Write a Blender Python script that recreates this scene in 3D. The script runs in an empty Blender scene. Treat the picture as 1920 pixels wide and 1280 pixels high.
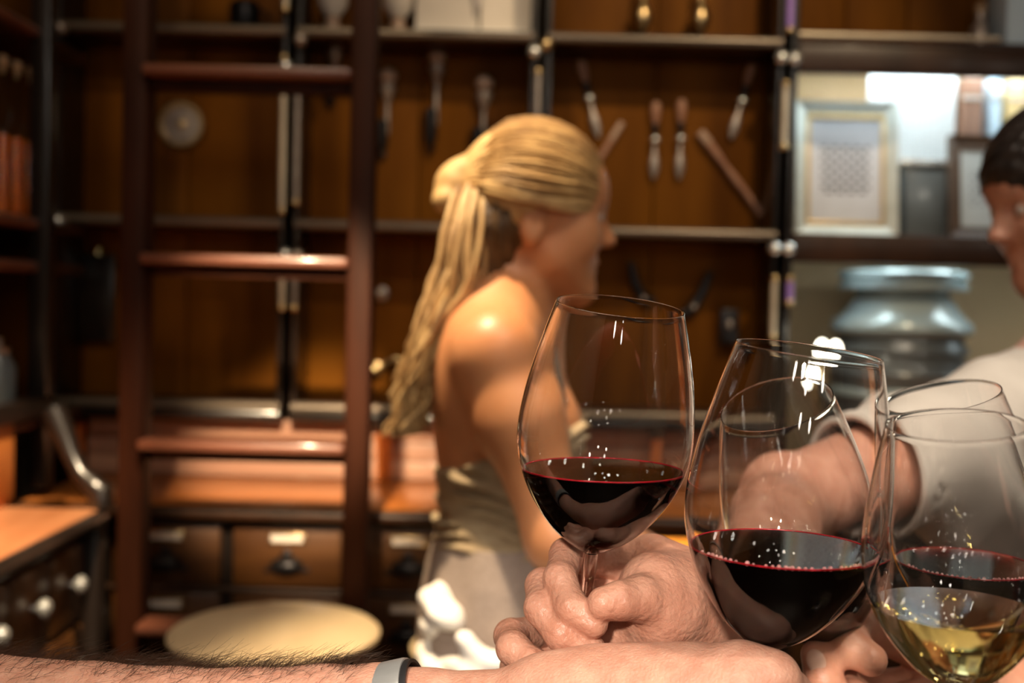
import bpy, bmesh, math, random
import numpy as np
from mathutils import Vector, Matrix, Quaternion

# ---------------------------------------------------------------- camera, world, lights, exposure
S = bpy.context.scene
COL = S.collection
F_PX = 2059.0
CAM_Z = 1.35
PITCH = math.radians(2.0)
ROLL = math.radians(1.4)
cam_d = bpy.data.cameras.new('camera')
cam = bpy.data.objects.new('camera', cam_d)
COL.objects.link(cam)
cam_d.sensor_width = 36.0
cam_d.lens = F_PX / 1920 * 36.0
cam_d.clip_start = 0.02
cam_d.dof.use_dof = True
cam_d.dof.focus_distance = 0.575
cam_d.dof.aperture_fstop = 5.3
RC = Matrix.Rotation(math.radians(90) - PITCH, 4, 'X') @ Matrix.Rotation(ROLL, 4, 'Z')
cam.matrix_world = Matrix.Translation((0, 0, CAM_Z)) @ RC
S.camera = cam
R3 = RC.to_3x3()


def at(px, py, Y):
    """the point of the room that lies Y metres in front of the camera, seen at a pixel of the 1920 x 1280 photograph"""
    d = R3 @ Vector(((px - 960) / F_PX, (640 - py) / F_PX, -1))
    return Vector((0, 0, CAM_Z)) + d * (Y / d.y)


W = bpy.data.worlds.new('world')
S.world = W
W.use_nodes = True
W.node_tree.nodes['Background'].inputs[0].default_value = (1.0, 0.80, 0.62, 1)
W.node_tree.nodes['Background'].inputs[1].default_value = 0.045
S.view_settings.view_transform = 'Standard'
S.view_settings.look = 'None'
S.view_settings.gamma = 1
S.view_settings.exposure = 0.0
S.view_settings.use_curve_mapping = False
S.cycles.max_bounces = 18
S.cycles.diffuse_bounces = 3
S.cycles.transmission_bounces = 18
S.cycles.glossy_bounces = 8
S.cycles.transparent_max_bounces = 16
S.cycles.caustics_reflective = False
S.cycles.caustics_refractive = True
S.cycles.sample_clamp_indirect = 45.0
S.cycles.blur_glossy = 1.0


def spot(name, loc, target, power, color=(1, .82, .6), size=70, blend=.5, radius=.03):
    l = bpy.data.lights.new(name, 'SPOT')
    l.energy = power
    l.color = color
    l.spot_size = math.radians(size)
    l.spot_blend = blend
    l.shadow_soft_size = radius
    o = bpy.data.objects.new(name, l)
    COL.objects.link(o)
    o.location = loc
    o.rotation_euler = (Vector(target) - Vector(loc)).to_track_quat('-Z', 'Y').to_euler()
    return o


def area(name, loc, target, power, color, sx, sy):
    l = bpy.data.lights.new(name, 'AREA')
    l.energy = power
    l.color = color
    l.shape = 'RECTANGLE'
    l.size = sx
    l.size_y = sy
    o = bpy.data.objects.new(name, l)
    COL.objects.link(o)
    o.location = loc
    o.rotation_euler = (Vector(target) - Vector(loc)).to_track_quat('-Z', 'Y').to_euler()
    return o


WARM = (1, .76, .48)
# ceiling spots of the bar, and added fill lights
spot('spot_over_woman', (-.52, 1.26, 2.95), (-.08, 1.47, 1.4), 350, WARM, 30, .6, .03)
spot('spot_over_counter', (-.38, 1.05, 2.75), (-.92, 1.72, 1.0), 620, WARM, 24, .6, .03)
spot('spot_over_back_counter', (-.28, .35, 2.15), (-.42, 2.4, .97), 620, WARM, 17, .7, .03)
spot('spot_on_shelves', (.75, 1.2, 2.92), (.28, 2.6, 1.6), 66, (1, .76, .46), 52, .7, .03)
spot('spot_on_shelves_2', (-.45, 1.15, 2.92), (-.35, 2.6, 1.6), 26, (1, .76, .46), 52, .7, .03)
spot('spot_over_glasses', (.62, -.10, 2.7), (.2, .62, 1.15), 50, (1, .86, .70), 48, .6, .05)
area('rim_fill_area', (.2, .35, 3.05), (.2, .35, 0), 18, (1, .84, .66), 1.4, .25)  # unseen soft light added to brighten the glass rims and hands
spot('spot_over_guest', (.75, .65, 2.95), (.65, 1.25, 1.2), 60, (1, .9, .78), 40, .6, .04)
spot('hand_fill_spot', (-.30, -1.0, 1.95), (.08, .6, 1.12), 165, (1, .86, .72), 20, .6, .06)  # unseen front spot added to light the hands past the glasses
for i, (x, y, z, r, p) in enumerate(((-.95, -1.5, 2.25, .07, 5), (-.22, -1.7, 2.05, .06, 4), (-.10, -1.75, 2.3, .05, 3), (.30, -1.6, 2.2, .07, 5), (.95, -1.3, 2.4, .07, 5), (1.6, -.4, 2.3, .08, 6),
                                       (1.7, .5, 2.1, .07, 5), (.05, -1.7, 2.62, .05, 3), (.62, -1.5, 1.9, .05, 3), (-.30, -1.7, 1.85, .045, 2.5), (.18, -1.65, 1.75, .04, 2))):
    l = bpy.data.lights.new('glint_light', 'POINT')          # unseen round lights added for the glints on the glasses
    l.energy = p
    l.color = (1, .90, .76)
    l.shadow_soft_size = r
    o = bpy.data.objects.new('glint_light', l)
    COL.objects.link(o)
    o.location = (x, y, z)

# ---------------------------------------------------------------- materials
MATS = {}


def nd(nt, t, **kw):
    n = nt.nodes.new(t)
    for k, v in kw.items():
        setattr(n, k, v)
    return n


def mat(name, c1, c2=None, rough=.5, metal=0., scale=(6, 6, 6), detail=4, bump=0., bscale=None, coat=0., emit=None, estr=0., sss=0., lo=.35, hi=.65, spec=.5, rvar=0.):
    m = bpy.data.materials.new(name)
    m.use_nodes = True
    nt = m.node_tree
    b = nt.nodes['Principled BSDF']
    b.inputs['Roughness'].default_value = rough
    b.inputs['Metallic'].default_value = metal
    b.inputs['Coat Weight'].default_value = coat
    b.inputs['Coat Roughness'].default_value = .12
    b.inputs['Specular IOR Level'].default_value = spec
    if sss:
        b.inputs['Subsurface Weight'].default_value = sss
        b.inputs['Subsurface Radius'].default_value = (1, .35, .2)
        b.inputs['Subsurface Scale'].default_value = .006
    tc = nd(nt, 'ShaderNodeTexCoord')
    mp = nd(nt, 'ShaderNodeMapping')
    mp.inputs['Scale'].default_value = scale
    nt.links.new(tc.outputs['Object'], mp.inputs[0])
    no = nd(nt, 'ShaderNodeTexNoise')
    no.inputs['Scale'].default_value = 1
    no.inputs['Detail'].default_value = detail
    nt.links.new(mp.outputs[0], no.inputs['Vector'])
    if c2 is None:
        c2 = tuple(x * .8 for x in c1)
    cr = nd(nt, 'ShaderNodeValToRGB')
    cr.color_ramp.elements[0].position = lo
    cr.color_ramp.elements[1].position = hi
    cr.color_ramp.elements[0].color = (*c2, 1)
    cr.color_ramp.elements[1].color = (*c1, 1)
    nt.links.new(no.outputs['Fac'], cr.inputs[0])
    nt.links.new(cr.outputs[0], b.inputs['Base Color'])
    if bump:
        bp = nd(nt, 'ShaderNodeBump')
        bp.inputs['Strength'].default_value = bump
        bp.inputs['Distance'].default_value = .002
        src = no
        if bscale:
            mp2 = nd(nt, 'ShaderNodeMapping')
            mp2.inputs['Scale'].default_value = bscale
            nt.links.new(tc.outputs['Object'], mp2.inputs[0])
            src = nd(nt, 'ShaderNodeTexNoise')
            src.inputs['Scale'].default_value = 1
            src.inputs['Detail'].default_value = 3
            nt.links.new(mp2.outputs[0], src.inputs['Vector'])
        nt.links.new(src.outputs['Fac'], bp.inputs['Height'])
        nt.links.new(bp.outputs[0], b.inputs['Normal'])
    if emit:
        b.inputs['Emission Color'].default_value = (*emit, 1)
        b.inputs['Emission Strength'].default_value = estr
    MATS[name] = m
    return m


mat('panel_wood', (.165, .058, .0055), (.085, .027, .0025), .55, scale=(9, 9, 1.6), detail=6, bump=.1, coat=.0, spec=.06)
mat('frame_wood', (.045, .017, .006), (.024, .009, .003), .42, scale=(12, 12, 3), detail=5, coat=.05, spec=.3)
mat('ladder_wood', (.040, .011, .004), (.022, .006, .0025), .55, scale=(14, 14, 3), detail=5, coat=.0, spec=.12)
mat('rung_wood', (.15, .050, .026), (.10, .031, .016), .45, scale=(3, 14, 14), detail=5, coat=.25)
mat('nosing_highlight', (.20, .16, .125), (.15, .12, .09), .32, .5, scale=(3, 20, 20))  # grey highlight along the shelf edges is put into this colour
mat('counter_wood', (.60, .20, .045), (.40, .12, .024), .34, scale=(2.5, 14, 14), detail=5, coat=.5)
mat('left_counter_wood', (.55, .24, .11), (.40, .15, .06), .34, scale=(14, 2.5, 14), detail=5, coat=.5)
mat('splash_wood', (.44, .25, .17), (.34, .18, .12), .5, scale=(2, 10, 12), detail=5, coat=.2)
mat('drawer_wood', (.095, .036, .008), (.052, .018, .004), .4, scale=(3, 14, 14), detail=5, coat=.3)
mat('black_wood', (.014, .009, .007), (.007, .005, .004), .3, scale=(10, 10, 3), coat=.3)
mat('brass', (.72, .55, .30), (.55, .40, .2), .28, 1., scale=(20, 20, 20))
mat('pale_metal', (.80, .70, .54), (.7, .6, .46), .42, .55, scale=(20, 20, 20))
mat('chrome', (.90, .92, .90), (.82, .84, .82), .24, .8, scale=(20, 20, 20))
mat('dark_iron', (.03, .028, .03), (.018, .016, .018), .35, .6, scale=(20, 20, 20))
mat('purple_reflection', (.42, .27, .72), (.34, .20, .62), .35, 0., scale=(20, 20, 20))  # purple light reflected on the metal posts, put into the colour
mat('horn', (.52, .36, .27), (.40, .25, .17), .35, 0., scale=(30, 30, 30), coat=.4)
mat('old_steel', (.50, .43, .38), (.36, .30, .26), .35, .7, scale=(30, 30, 30))
mat('pink_wood', (.42, .22, .14), (.30, .14, .09), .4, 0., scale=(20, 20, 20))
mat('paper', (.78, .70, .62), (.68, .60, .52), .7, scale=(5, 5, 5))
mat('white_board', (.86, .88, .88), (.78, .80, .80), .6, scale=(5, 5, 5))
mat('silver_frame', (.70, .72, .66), (.58, .60, .54), .35, .35, scale=(20, 20, 20))
mat('gold_bevel', (.66, .48, .24), (.56, .40, .18), .4, .4, scale=(20, 20, 20))
mat('brown_frame', (.13, .075, .045), (.09, .05, .03), .4, scale=(20, 20, 20))
mat('niche_cream', (.66, .46, .25), (.56, .38, .19), .7, scale=(3, 3, 2))
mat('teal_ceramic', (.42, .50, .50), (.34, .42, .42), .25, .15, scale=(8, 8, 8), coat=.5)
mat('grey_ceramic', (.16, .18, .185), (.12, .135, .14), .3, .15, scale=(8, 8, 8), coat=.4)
mat('slate_box', (.09, .11, .12), (.06, .075, .08), .4, .2, scale=(8, 8, 8))
mat('stool_wood', (.80, .62, .38), (.70, .52, .30), .42, scale=(12, 3, 12), detail=5, coat=.3)
mat('floor_wood', (.085, .040, .018), (.05, .022, .01), .4, scale=(14, 2, 14), detail=5)
mat('plaster', (.42, .33, .24), (.36, .28, .2), .85, scale=(3, 3, 3))
mat('orange_cloth', (.78, .30, .02), (.66, .22, .01), .75, scale=(40, 40, 40), bump=.2)
mat('skin_pale', (.70, .40, .275), (.60, .30, .195), .45, scale=(60, 60, 60), detail=5, bump=.28, bscale=(420, 420, 420), sss=.25)
mat('skin_arm', (.66, .36, .26), (.54, .26, .18), .45, scale=(90, 90, 90), detail=6, bump=.4, bscale=(600, 600, 600), sss=.2)
mat('skin_warm_lit', (.70, .36, .24), (.62, .28, .18), .42, scale=(50, 50, 50), detail=5, bump=.2, bscale=(420, 420, 420), sss=.25)  # orange light falling on this hand is put into the skin colour
mat('skin_tan', (.64, .29, .135), (.56, .235, .10), .42, scale=(14, 14, 14), detail=4, sss=.15)
mat('skin_guest', (.64, .335, .235), (.52, .24, .16), .42, scale=(55, 55, 55), detail=6, bump=.6, bscale=(260, 260, 260), sss=.15)
mat('nail', (.80, .52, .40), (.74, .46, .35), .25, scale=(30, 30, 30), coat=.4)
mat('blonde', (.64, .43, .19), (.40, .23, .085), .55, scale=(26, 26, 26), detail=6, lo=.3, hi=.7)
mat('blonde_low', (.40, .235, .085), (.24, .13, .045), .5, scale=(26, 26, 26), detail=6)
mat('blonde_shaded', (.12, .062, .022), (.06, .03, .01), .45, scale=(26, 26, 26), detail=6)  # darker blonde with the shade at the nape put into it
mat('dark_hair', (.022, .015, .012), (.010, .007, .006), .4, scale=(60, 60, 60))
mat('arm_hair', (.05, .028, .018), (.03, .016, .01), .4, scale=(60, 60, 60))
mat('eye_white', (.75, .70, .65), None, .2)
mat('lip', (.42, .14, .10), (.36, .11, .08), .4, scale=(40, 40, 40))
mat('olive_top', (.40, .31, .19), (.30, .22, .13), .8, scale=(30, 30, 120), bump=.3)
mat('strap', (.20, .15, .12), (.16, .12, .09), .7, scale=(30, 30, 30))
mat('taupe_skirt', (.34, .27, .23), (.28, .22, .185), .85, scale=(200, 200, 200), bump=.3)
mat('white_cloth', (.88, .85, .80), (.80, .76, .70), .8, scale=(30, 30, 30), bump=.2)
mat('beige_shirt', (.66, .60, .53), (.58, .52, .455), .85, scale=(12, 12, 12), bump=.25, bscale=(300, 300, 300))
mat('amber_liquid', (.62, .14, .02), (.48, .09, .012), .12, scale=(8, 8, 8), coat=.6)
mat('cork', (.42, .28, .16), (.34, .21, .11), .8, scale=(60, 60, 60))
mat('book_brown', (.26, .13, .075), (.21, .10, .06), .6)
mat('book_blue', (.55, .68, .78), (.48, .60, .70), .6)
mat('book_yellow', (.80, .58, .28), (.72, .50, .22), .6)
mat('strap_rubber', (.018, .018, .02), None, .5)
mat('strap_steel', (.62, .64, .64), (.5, .52, .52), .32, .55, scale=(8, 60, 60))
mat('bulb', (1, .95, .85), None, .4, emit=(1, .93, .74), estr=9)
mat('led', (1, 1, 1), None, .4, emit=(.80, .96, 1.0), estr=15)
mat('led_rear', (1, 1, 1), None, .4, emit=(.82, .96, 1.0), estr=34)
mat('meniscus_glow', (.50, .015, .03), (.42, .01, .02), .12, coat=.5)  # wine edge ring; red of light shining through it put into the colour
mat('froth', (.85, .45, .42), (.7, .3, .3), .15, scale=(200, 200, 200), coat=.6)


def glass_mat(name, col, ior, absorb=None, density=0.):
    m = bpy.data.materials.new(name)
    m.use_nodes = True
    nt = m.node_tree
    nt.nodes.clear()
    o = nd(nt, 'ShaderNodeOutputMaterial')
    g = nd(nt, 'ShaderNodeBsdfGlass')
    g.inputs['Color'].default_value = (*col, 1)
    g.inputs['Roughness'].default_value = 0
    g.inputs['IOR'].default_value = ior
    nt.links.new(g.outputs[0], o.inputs['Surface'])
    if absorb:
        # the flanks border on glass, the level on air
        at_ = nd(nt, 'ShaderNodeAttribute', attribute_name='level')
        mr = nd(nt, 'ShaderNodeMapRange')
        mr.inputs['To Min'].default_value = ior / 1.47
        mr.inputs['To Max'].default_value = ior
        nt.links.new(at_.outputs['Fac'], mr.inputs['Value'])
        nt.links.new(mr.outputs[0], g.inputs['IOR'])
        v = nd(nt, 'ShaderNodeVolumeAbsorption')
        v.inputs['Color'].default_value = (*absorb, 1)
        v.inputs['Density'].default_value = density
        nt.links.new(v.outputs[0], o.inputs['Volume'])
    MATS[name] = m


glass_mat('clear_glass', (1, 1, 1), 1.47)
glass_mat('red_wine', (1, 1, 1), 1.34, (.60, .01, .025), 260)
glass_mat('white_wine', (1, 1, 1), 1.34, (.88, .78, .30), 34)
glass_mat('cabinet_glass', (1, 1, 1), 1.1)


def print_mat(name, paper, ink, fx, fz, thr):
    """paper with rows of small grey writing"""
    m = mat(name, paper, None, .6)
    nt = m.node_tree
    b = nt.nodes['Principled BSDF']
    base = b.inputs['Base Color'].links[0].from_socket
    tc = nd(nt, 'ShaderNodeTexCoord')
    mp = nd(nt, 'ShaderNodeMapping')
    mp.inputs['Scale'].default_value = (fx, 1, fz)
    nt.links.new(tc.outputs['Generated'], mp.inputs[0])
    br = nd(nt, 'ShaderNodeTexBrick')
    sep = nd(nt, 'ShaderNodeSeparateXYZ')
    com = nd(nt, 'ShaderNodeCombineXYZ')
    nt.links.new(mp.outputs[0], sep.inputs[0])
    nt.links.new(sep.outputs[0], com.inputs[0])
    nt.links.new(sep.outputs[2], com.inputs[1])
    nt.links.new(com.outputs[0], br.inputs['Vector'])
    br.inputs['Scale'].default_value = 1
    br.inputs['Mortar Size'].default_value = .22
    br.inputs['Brick Width'].default_value = 1.3
    br.inputs['Row Height'].default_value = 1
    sep2 = nd(nt, 'ShaderNodeSeparateXYZ')
    nt.links.new(tc.outputs['Generated'], sep2.inputs[0])

    def band(sock, a, c):
        g1 = nd(nt, 'ShaderNodeMath', operation='GREATER_THAN')
        g1.inputs[1].default_value = a
        nt.links.new(sock, g1.inputs[0])
        g2 = nd(nt, 'ShaderNodeMath', operation='LESS_THAN')
        g2.inputs[1].default_value = c
        nt.links.new(sock, g2.inputs[0])
        mu = nd(nt, 'ShaderNodeMath', operation='MULTIPLY')
        nt.links.new(g1.outputs[0], mu.inputs[0])
        nt.links.new(g2.outputs[0], mu.inputs[1])
        return mu.outputs[0]
    m1 = nd(nt, 'ShaderNodeMath', operation='MULTIPLY')
    nt.links.new(band(sep2.outputs[0], .18, .82), m1.inputs[0])
    nt.links.new(band(sep2.outputs[2], .28, .72), m1.inputs[1])
    inv = nd(nt, 'ShaderNodeMath', operation='SUBTRACT')
    inv.inputs[0].default_value = 1
    nt.links.new(br.outputs['Fac'], inv.inputs[1])
    m2 = nd(nt, 'ShaderNodeMath', operation='MULTIPLY')
    nt.links.new(m1.outputs[0], m2.inputs[0])
    nt.links.new(inv.outputs[0], m2.inputs[1])
    m3 = nd(nt, 'ShaderNodeMath', operation='MULTIPLY')
    m3.inputs[1].default_value = thr
    nt.links.new(m2.outputs[0], m3.inputs[0])
    mx = nd(nt, 'ShaderNodeMix', data_type='RGBA')
    nt.links.new(m3.outputs[0], mx.inputs['Factor'])
    nt.links.new(base, mx.inputs['A'])
    mx.inputs['B'].default_value = (*ink, 1)
    nt.links.new(mx.outputs['Result'], b.inputs['Base Color'])


print_mat('certificate', (.66, .66, .70), (.05, .05, .07), 9, 22, .95)
print_mat('certificate_small', (.60, .62, .60), (.18, .18, .2), 8, 18, .6)


# ---------------------------------------------------------------- mesh helpers
class MB:
    def __init__(self):
        self.v = []
        self.f = []

    def add(self, vs, fs):
        n = len(self.v)
        self.v += [tuple(p) for p in vs]
        self.f += [tuple(i + n for i in q) for q in fs]
        return self

    def box(self, lo, hi, M=None, bev=0.):
        bm = bmesh.new()
        bmesh.ops.create_cube(bm, size=1)
        c = [(a + b) / 2 for a, b in zip(lo, hi)]
        s = [abs(b - a) for a, b in zip(lo, hi)]
        for v in bm.verts:
            v.co = Vector((v.co[0] * s[0] + c[0], v.co[1] * s[1] + c[1], v.co[2] * s[2] + c[2]))
        if bev:
            bmesh.ops.bevel(bm, geom=list(bm.edges), offset=min(bev, min(s) * .45), segments=2, profile=.5, affect='EDGES')
        if M is not None:
            bmesh.ops.transform(bm, matrix=M, verts=bm.verts)
        bm.verts.index_update()
        self.add([v.co[:] for v in bm.verts], [[v.index for v in f.verts] for f in bm.faces])
        bm.free()
        return self

    def lathe(self, prof, M=Matrix(), n=32, closed=False, caps=True):
        """prof: (radius, height) pairs around local z"""
        vs, fs = [], []
        k = len(prof)
        for r, h in prof:
            for j in range(n):
                a = 2 * math.pi * j / n
                vs.append(M @ Vector((r * math.cos(a), r * math.sin(a), h)))
        for i in range(k if closed else k - 1):
            for j in range(n):
                a, b = i * n + j, i * n + (j + 1) % n
                c, d = ((i + 1) % k) * n + (j + 1) % n, ((i + 1) % k) * n + j
                fs.append((a, b, c, d))
        if not closed and caps:
            fs.append(tuple(range(n))[::-1])
            fs.append(tuple((k - 1) * n + j for j in range(n)))
        return self.add(vs, fs)

    def tube(self, pts, rad, n=10, caps=True):
        pts = [Vector(p) for p in pts]
        if not hasattr(rad, '__len__'):
            rad = [rad] * len(pts)
        vs, fs = [], []
        up = None
        for i, p in enumerate(pts):
            t = (pts[min(i + 1, len(pts) - 1)] - pts[max(i - 1, 0)])
            t = t.normalized() if t.length > 1e-9 else Vector((0, 0, 1))
            if up is None:
                up = t.orthogonal().normalized()
            else:
                up = (up - t * up.dot(t))
                up = up.normalized() if up.length > 1e-6 else t.orthogonal().normalized()
            b = t.cross(up)
            for j in range(n):
                a = 2 * math.pi * j / n
                vs.append(p + (up * math.cos(a) + b * math.sin(a)) * rad[i])
        for i in range(len(pts) - 1):
            for j in range(n):
                fs.append((i * n + j, i * n + (j + 1) % n, (i + 1) * n + (j + 1) % n, (i + 1) * n + j))
        if caps:
            fs.append(tuple(range(n))[::-1])
            fs.append(tuple((len(pts) - 1) * n + j for j in range(n)))
        return self.add(vs, fs)

    def ball(self, c, r, n=16, M=None):
        if not hasattr(r, '__len__'):
            r = (r, r, r)
        prof = [(max(math.sin(math.pi * i / n), 1e-4), -math.cos(math.pi * i / n)) for i in range(n + 1)]
        T = Matrix.Translation(c) @ (M if M is not None else Matrix()) @ Matrix.Diagonal((*r, 1))
        return self.lathe(prof, T, n * 2 if n < 12 else n + 8)

    def prism(self, poly, f0, f1):
        """poly: points; f0, f1 map a point to the two end faces"""
        n = len(poly)
        vs = [f0(p) for p in poly] + [f1(p) for p in poly]
        fs = [tuple(range(n)), tuple(range(2 * n - 1, n - 1, -1))]
        for i in range(n):
            j = (i + 1) % n
            fs.append((i, i + n, j + n, j))
        return self.add(vs, fs)

    def mesh(self, name, inv=None, smooth=True):
        me = bpy.data.meshes.new(name)
        v = self.v if inv is None else [inv @ Vector(p) for p in self.v]
        me.from_pydata([tuple(p) for p in v], [], self.f)
        bm = bmesh.new()
        bm.from_mesh(me)
        bmesh.ops.recalc_face_normals(bm, faces=bm.faces)
        bm.to_mesh(me)
        bm.free()
        if smooth:
            me.polygons.foreach_set('use_smooth', [True] * len(me.polygons))
            me.set_sharp_from_angle(angle=math.radians(40))
        me.update()
        return me


def setp(o, label=None, cat=None, group=None, kind=None):
    if label:
        o['label'] = label
    if cat:
        o['category'] = cat
    if group:
        o['group'] = group
    if kind:
        o['kind'] = kind
    return o


def root(name, loc, label, cat, group=None, M=None):
    o = bpy.data.objects.new(name, None)
    o.empty_display_size = .05
    COL.objects.link(o)
    if M is not None:
        o.matrix_world = M
    else:
        o.location = loc
    ROOTM[o.name] = M.copy() if M is not None else Matrix.Translation(loc)
    return setp(o, label, cat, group)


ROOTM = {}


def part(name, geo, m, parent=None, smooth=True, local=False):
    """one mesh object from geometry given in room coordinates (or already in the parent's own, local=True)"""
    inv = None
    if parent is not None and not local:
        inv = ROOTM[parent.name].inverted()
    me = geo.mesh(name, inv, smooth) if isinstance(geo, MB) else geo
    if not isinstance(geo, MB) and inv is not None:
        me.transform(inv)
    me.materials.append(MATS[m])
    o = bpy.data.objects.new(name, me)
    COL.objects.link(o)
    if parent is not None:
        o.parent = parent
    ROOTM[o.name] = ROOTM[parent.name] if parent is not None else Matrix()
    return o


def copy_tree(o, parent=None):
    c = o.copy()
    COL.objects.link(c)
    if parent is not None:
        c.parent = parent
    for ch in [x for x in bpy.data.objects if x.parent == o]:
        copy_tree(ch, c)
    return c


def struct(name, geo, m):
    return setp(part(name, geo, m), kind='structure')


# ---------------------------------------------------------------- smooth bodies: distance fields polygonised by surface nets
def seg(P, a, b, ra, rb):
    a = np.array(a)
    b = np.array(b)
    ab = b - a
    h = np.clip(((P - a) @ ab) / max(ab @ ab, 1e-12), 0, 1)
    q = P - a - h[..., None] * ab
    return np.sqrt((q * q).sum(-1)) - (ra + (rb - ra) * h)


def ell(P, c, r, R=None):
    q = P - np.array(c)
    if R is not None:
        q = q @ np.array(R)
    r = np.array(r)
    k0 = np.sqrt(((q / r) ** 2).sum(-1)) + 1e-9
    k1 = np.sqrt(((q / (r * r)) ** 2).sum(-1)) + 1e-9
    return k0 * (k0 - 1) / k1


def smin(a, b, k):
    if k <= 0:
        return np.minimum(a, b)
    h = np.maximum(k - np.abs(a - b), 0) / k
    return np.minimum(a, b) - h * h * k * .25


class Field:
    def __init__(self, lo, hi, res):
        self.lo = np.array(lo, float)
        self.res = res
        n = np.ceil((np.array(hi) - self.lo) / res).astype(int) + 1
        ax = [self.lo[i] + np.arange(n[i]) * res for i in range(3)]
        self.ax = ax
        self.d = np.full(n, 1.0, np.float32)

    def _win(self, lo, hi, pad):
        s = []
        for i in range(3):
            a = int(max(0, np.floor((lo[i] - pad - self.lo[i]) / self.res)))
            b = int(min(len(self.ax[i]), np.ceil((hi[i] + pad - self.lo[i]) / self.res) + 1))
            if b <= a:
                return None, None
            s.append(slice(a, b))
        g = np.stack(np.meshgrid(*[self.ax[i][s[i]] for i in range(3)], indexing='ij'), -1)
        return tuple(s), g

    def seg(self, a, b, ra, rb, k=0.):
        r = max(ra, rb)
        lo = np.minimum(a, b) - r
        hi = np.maximum(a, b) + r
        w, P = self._win(lo, hi, k + self.res * 3)
        if w:
            self.d[w] = smin(self.d[w], seg(P, a, b, ra, rb), k)
        return self

    def chain(self, pts, rad, k=0., kin=None):
        """a limb: its own segments blend with kin, then the limb joins the field with k"""
        kin = k if kin is None else kin
        A = np.array([list(p) for p in pts])
        r = max(rad)
        w, P = self._win(A.min(0) - r, A.max(0) + r, k + self.res * 3)
        if w:
            d = None
            for i in range(len(pts) - 1):
                s = seg(P, A[i], A[i + 1], rad[i], rad[i + 1])
                d = s if d is None else smin(d, s, kin)
            self.d[w] = smin(self.d[w], d, k)
        return self

    def ell(self, c, r, k=0., R=None, sub=False):
        m = max(r)
        lo = np.array(c) - m
        hi = np.array(c) + m
        w, P = self._win(lo, hi, k + self.res * 3)
        if w:
            e = ell(P, c, r, R)
            self.d[w] = smin(self.d[w], e, k) if not sub else -smin(-self.d[w], e, k)
        return self

    def full(self):
        return np.stack(np.meshgrid(*self.ax, indexing='ij'), -1)

    def mesh(self, name, smooth_iter=1):
        d = self.d
        for ax in range(3):                        # close whatever the box cuts
            for end in (0, -1):
                s = [slice(None)] * 3
                s[ax] = end
                d[tuple(s)] = np.maximum(d[tuple(s)], self.res * .3)
        ins = d < 0
        nx, ny, nz = d.shape
        c = np.zeros((nx - 1, ny - 1, nz - 1), np.int8)
        offs = [(i, j, k) for i in (0, 1) for j in (0, 1) for k in (0, 1)]
        for i, j, k in offs:
            c += ins[i:nx - 1 + i, j:ny - 1 + j, k:nz - 1 + k]
        act = (c > 0) & (c < 8)
        idx = np.argwhere(act)
        ids = np.full(act.shape, -1, np.int64)
        ids[act] = np.arange(len(idx))
        pos = np.zeros((len(idx), 3))
        cnt = np.zeros(len(idx))
        for a in offs:
            for ax in range(3):
                if a[ax] == 1:
                    continue
                b = list(a)
                b[ax] = 1
                da = d[idx[:, 0] + a[0], idx[:, 1] + a[1], idx[:, 2] + a[2]].astype(float)
                db = d[idx[:, 0] + b[0], idx[:, 1] + b[1], idx[:, 2] + b[2]].astype(float)
                x = (da < 0) != (db < 0)
                t = np.where(x, da / np.where(x, da - db, 1), 0)
                p = np.tile(np.array(a, float), (len(idx), 1))
                p[:, ax] = t
                pos[x] += p[x]
                cnt[x] += 1
        pos = (pos / cnt[:, None] + idx) * self.res + self.lo
        faces = []
        for ax in range(3):
            o1, o2 = [(1, 2), (2, 0), (0, 1)][ax]
            sl = [slice(None)] * 3
            sl2 = [slice(None)] * 3
            sl[ax] = slice(0, -1)
            sl2[ax] = slice(1, None)
            x = ins[tuple(sl)] != ins[tuple(sl2)]
            e = np.argwhere(x)
            ok = (e[:, o1] > 0) & (e[:, o2] > 0) & (e[:, o1] < d.shape[o1] - 1) & (e[:, o2] < d.shape[o2] - 1)
            e = e[ok]
            flip = ins[tuple(e.T)]
            q = []
            for u, v in ((0, 0), (-1, 0), (-1, -1), (0, -1)):
                t = e.copy()
                t[:, o1] += u
                t[:, o2] += v
                q.append(ids[tuple(t.T)])
            q = np.stack(q, 1)
            q[~flip] = q[~flip][:, ::-1]
            faces.append(q[(q >= 0).all(1)])
        fc = np.concatenate(faces)
        # light smoothing
        for _ in range(smooth_iter):
            acc = np.zeros_like(pos)
            n = np.zeros(len(pos))
            for i in range(4):
                j = (i + 1) % 4
                np.add.at(acc, fc[:, i], pos[fc[:, j]])
                np.add.at(acc, fc[:, j], pos[fc[:, i]])
                np.add.at(n, fc[:, i], 1)
                np.add.at(n, fc[:, j], 1)
            pos = .5 * pos + .5 * acc / np.maximum(n, 1)[:, None]
        me = bpy.data.meshes.new(name)
        me.vertices.add(len(pos))
        me.vertices.foreach_set('co', pos.ravel())
        me.loops.add(fc.size)
        me.loops.foreach_set('vertex_index', fc.ravel().astype(np.int32))
        me.polygons.add(len(fc))
        me.polygons.foreach_set('loop_start', np.arange(0, fc.size, 4, dtype=np.int32))
        me.update(calc_edges=True)
        me.validate()
        me.polygons.foreach_set('use_smooth', [True] * len(me.polygons))
        return me


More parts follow.
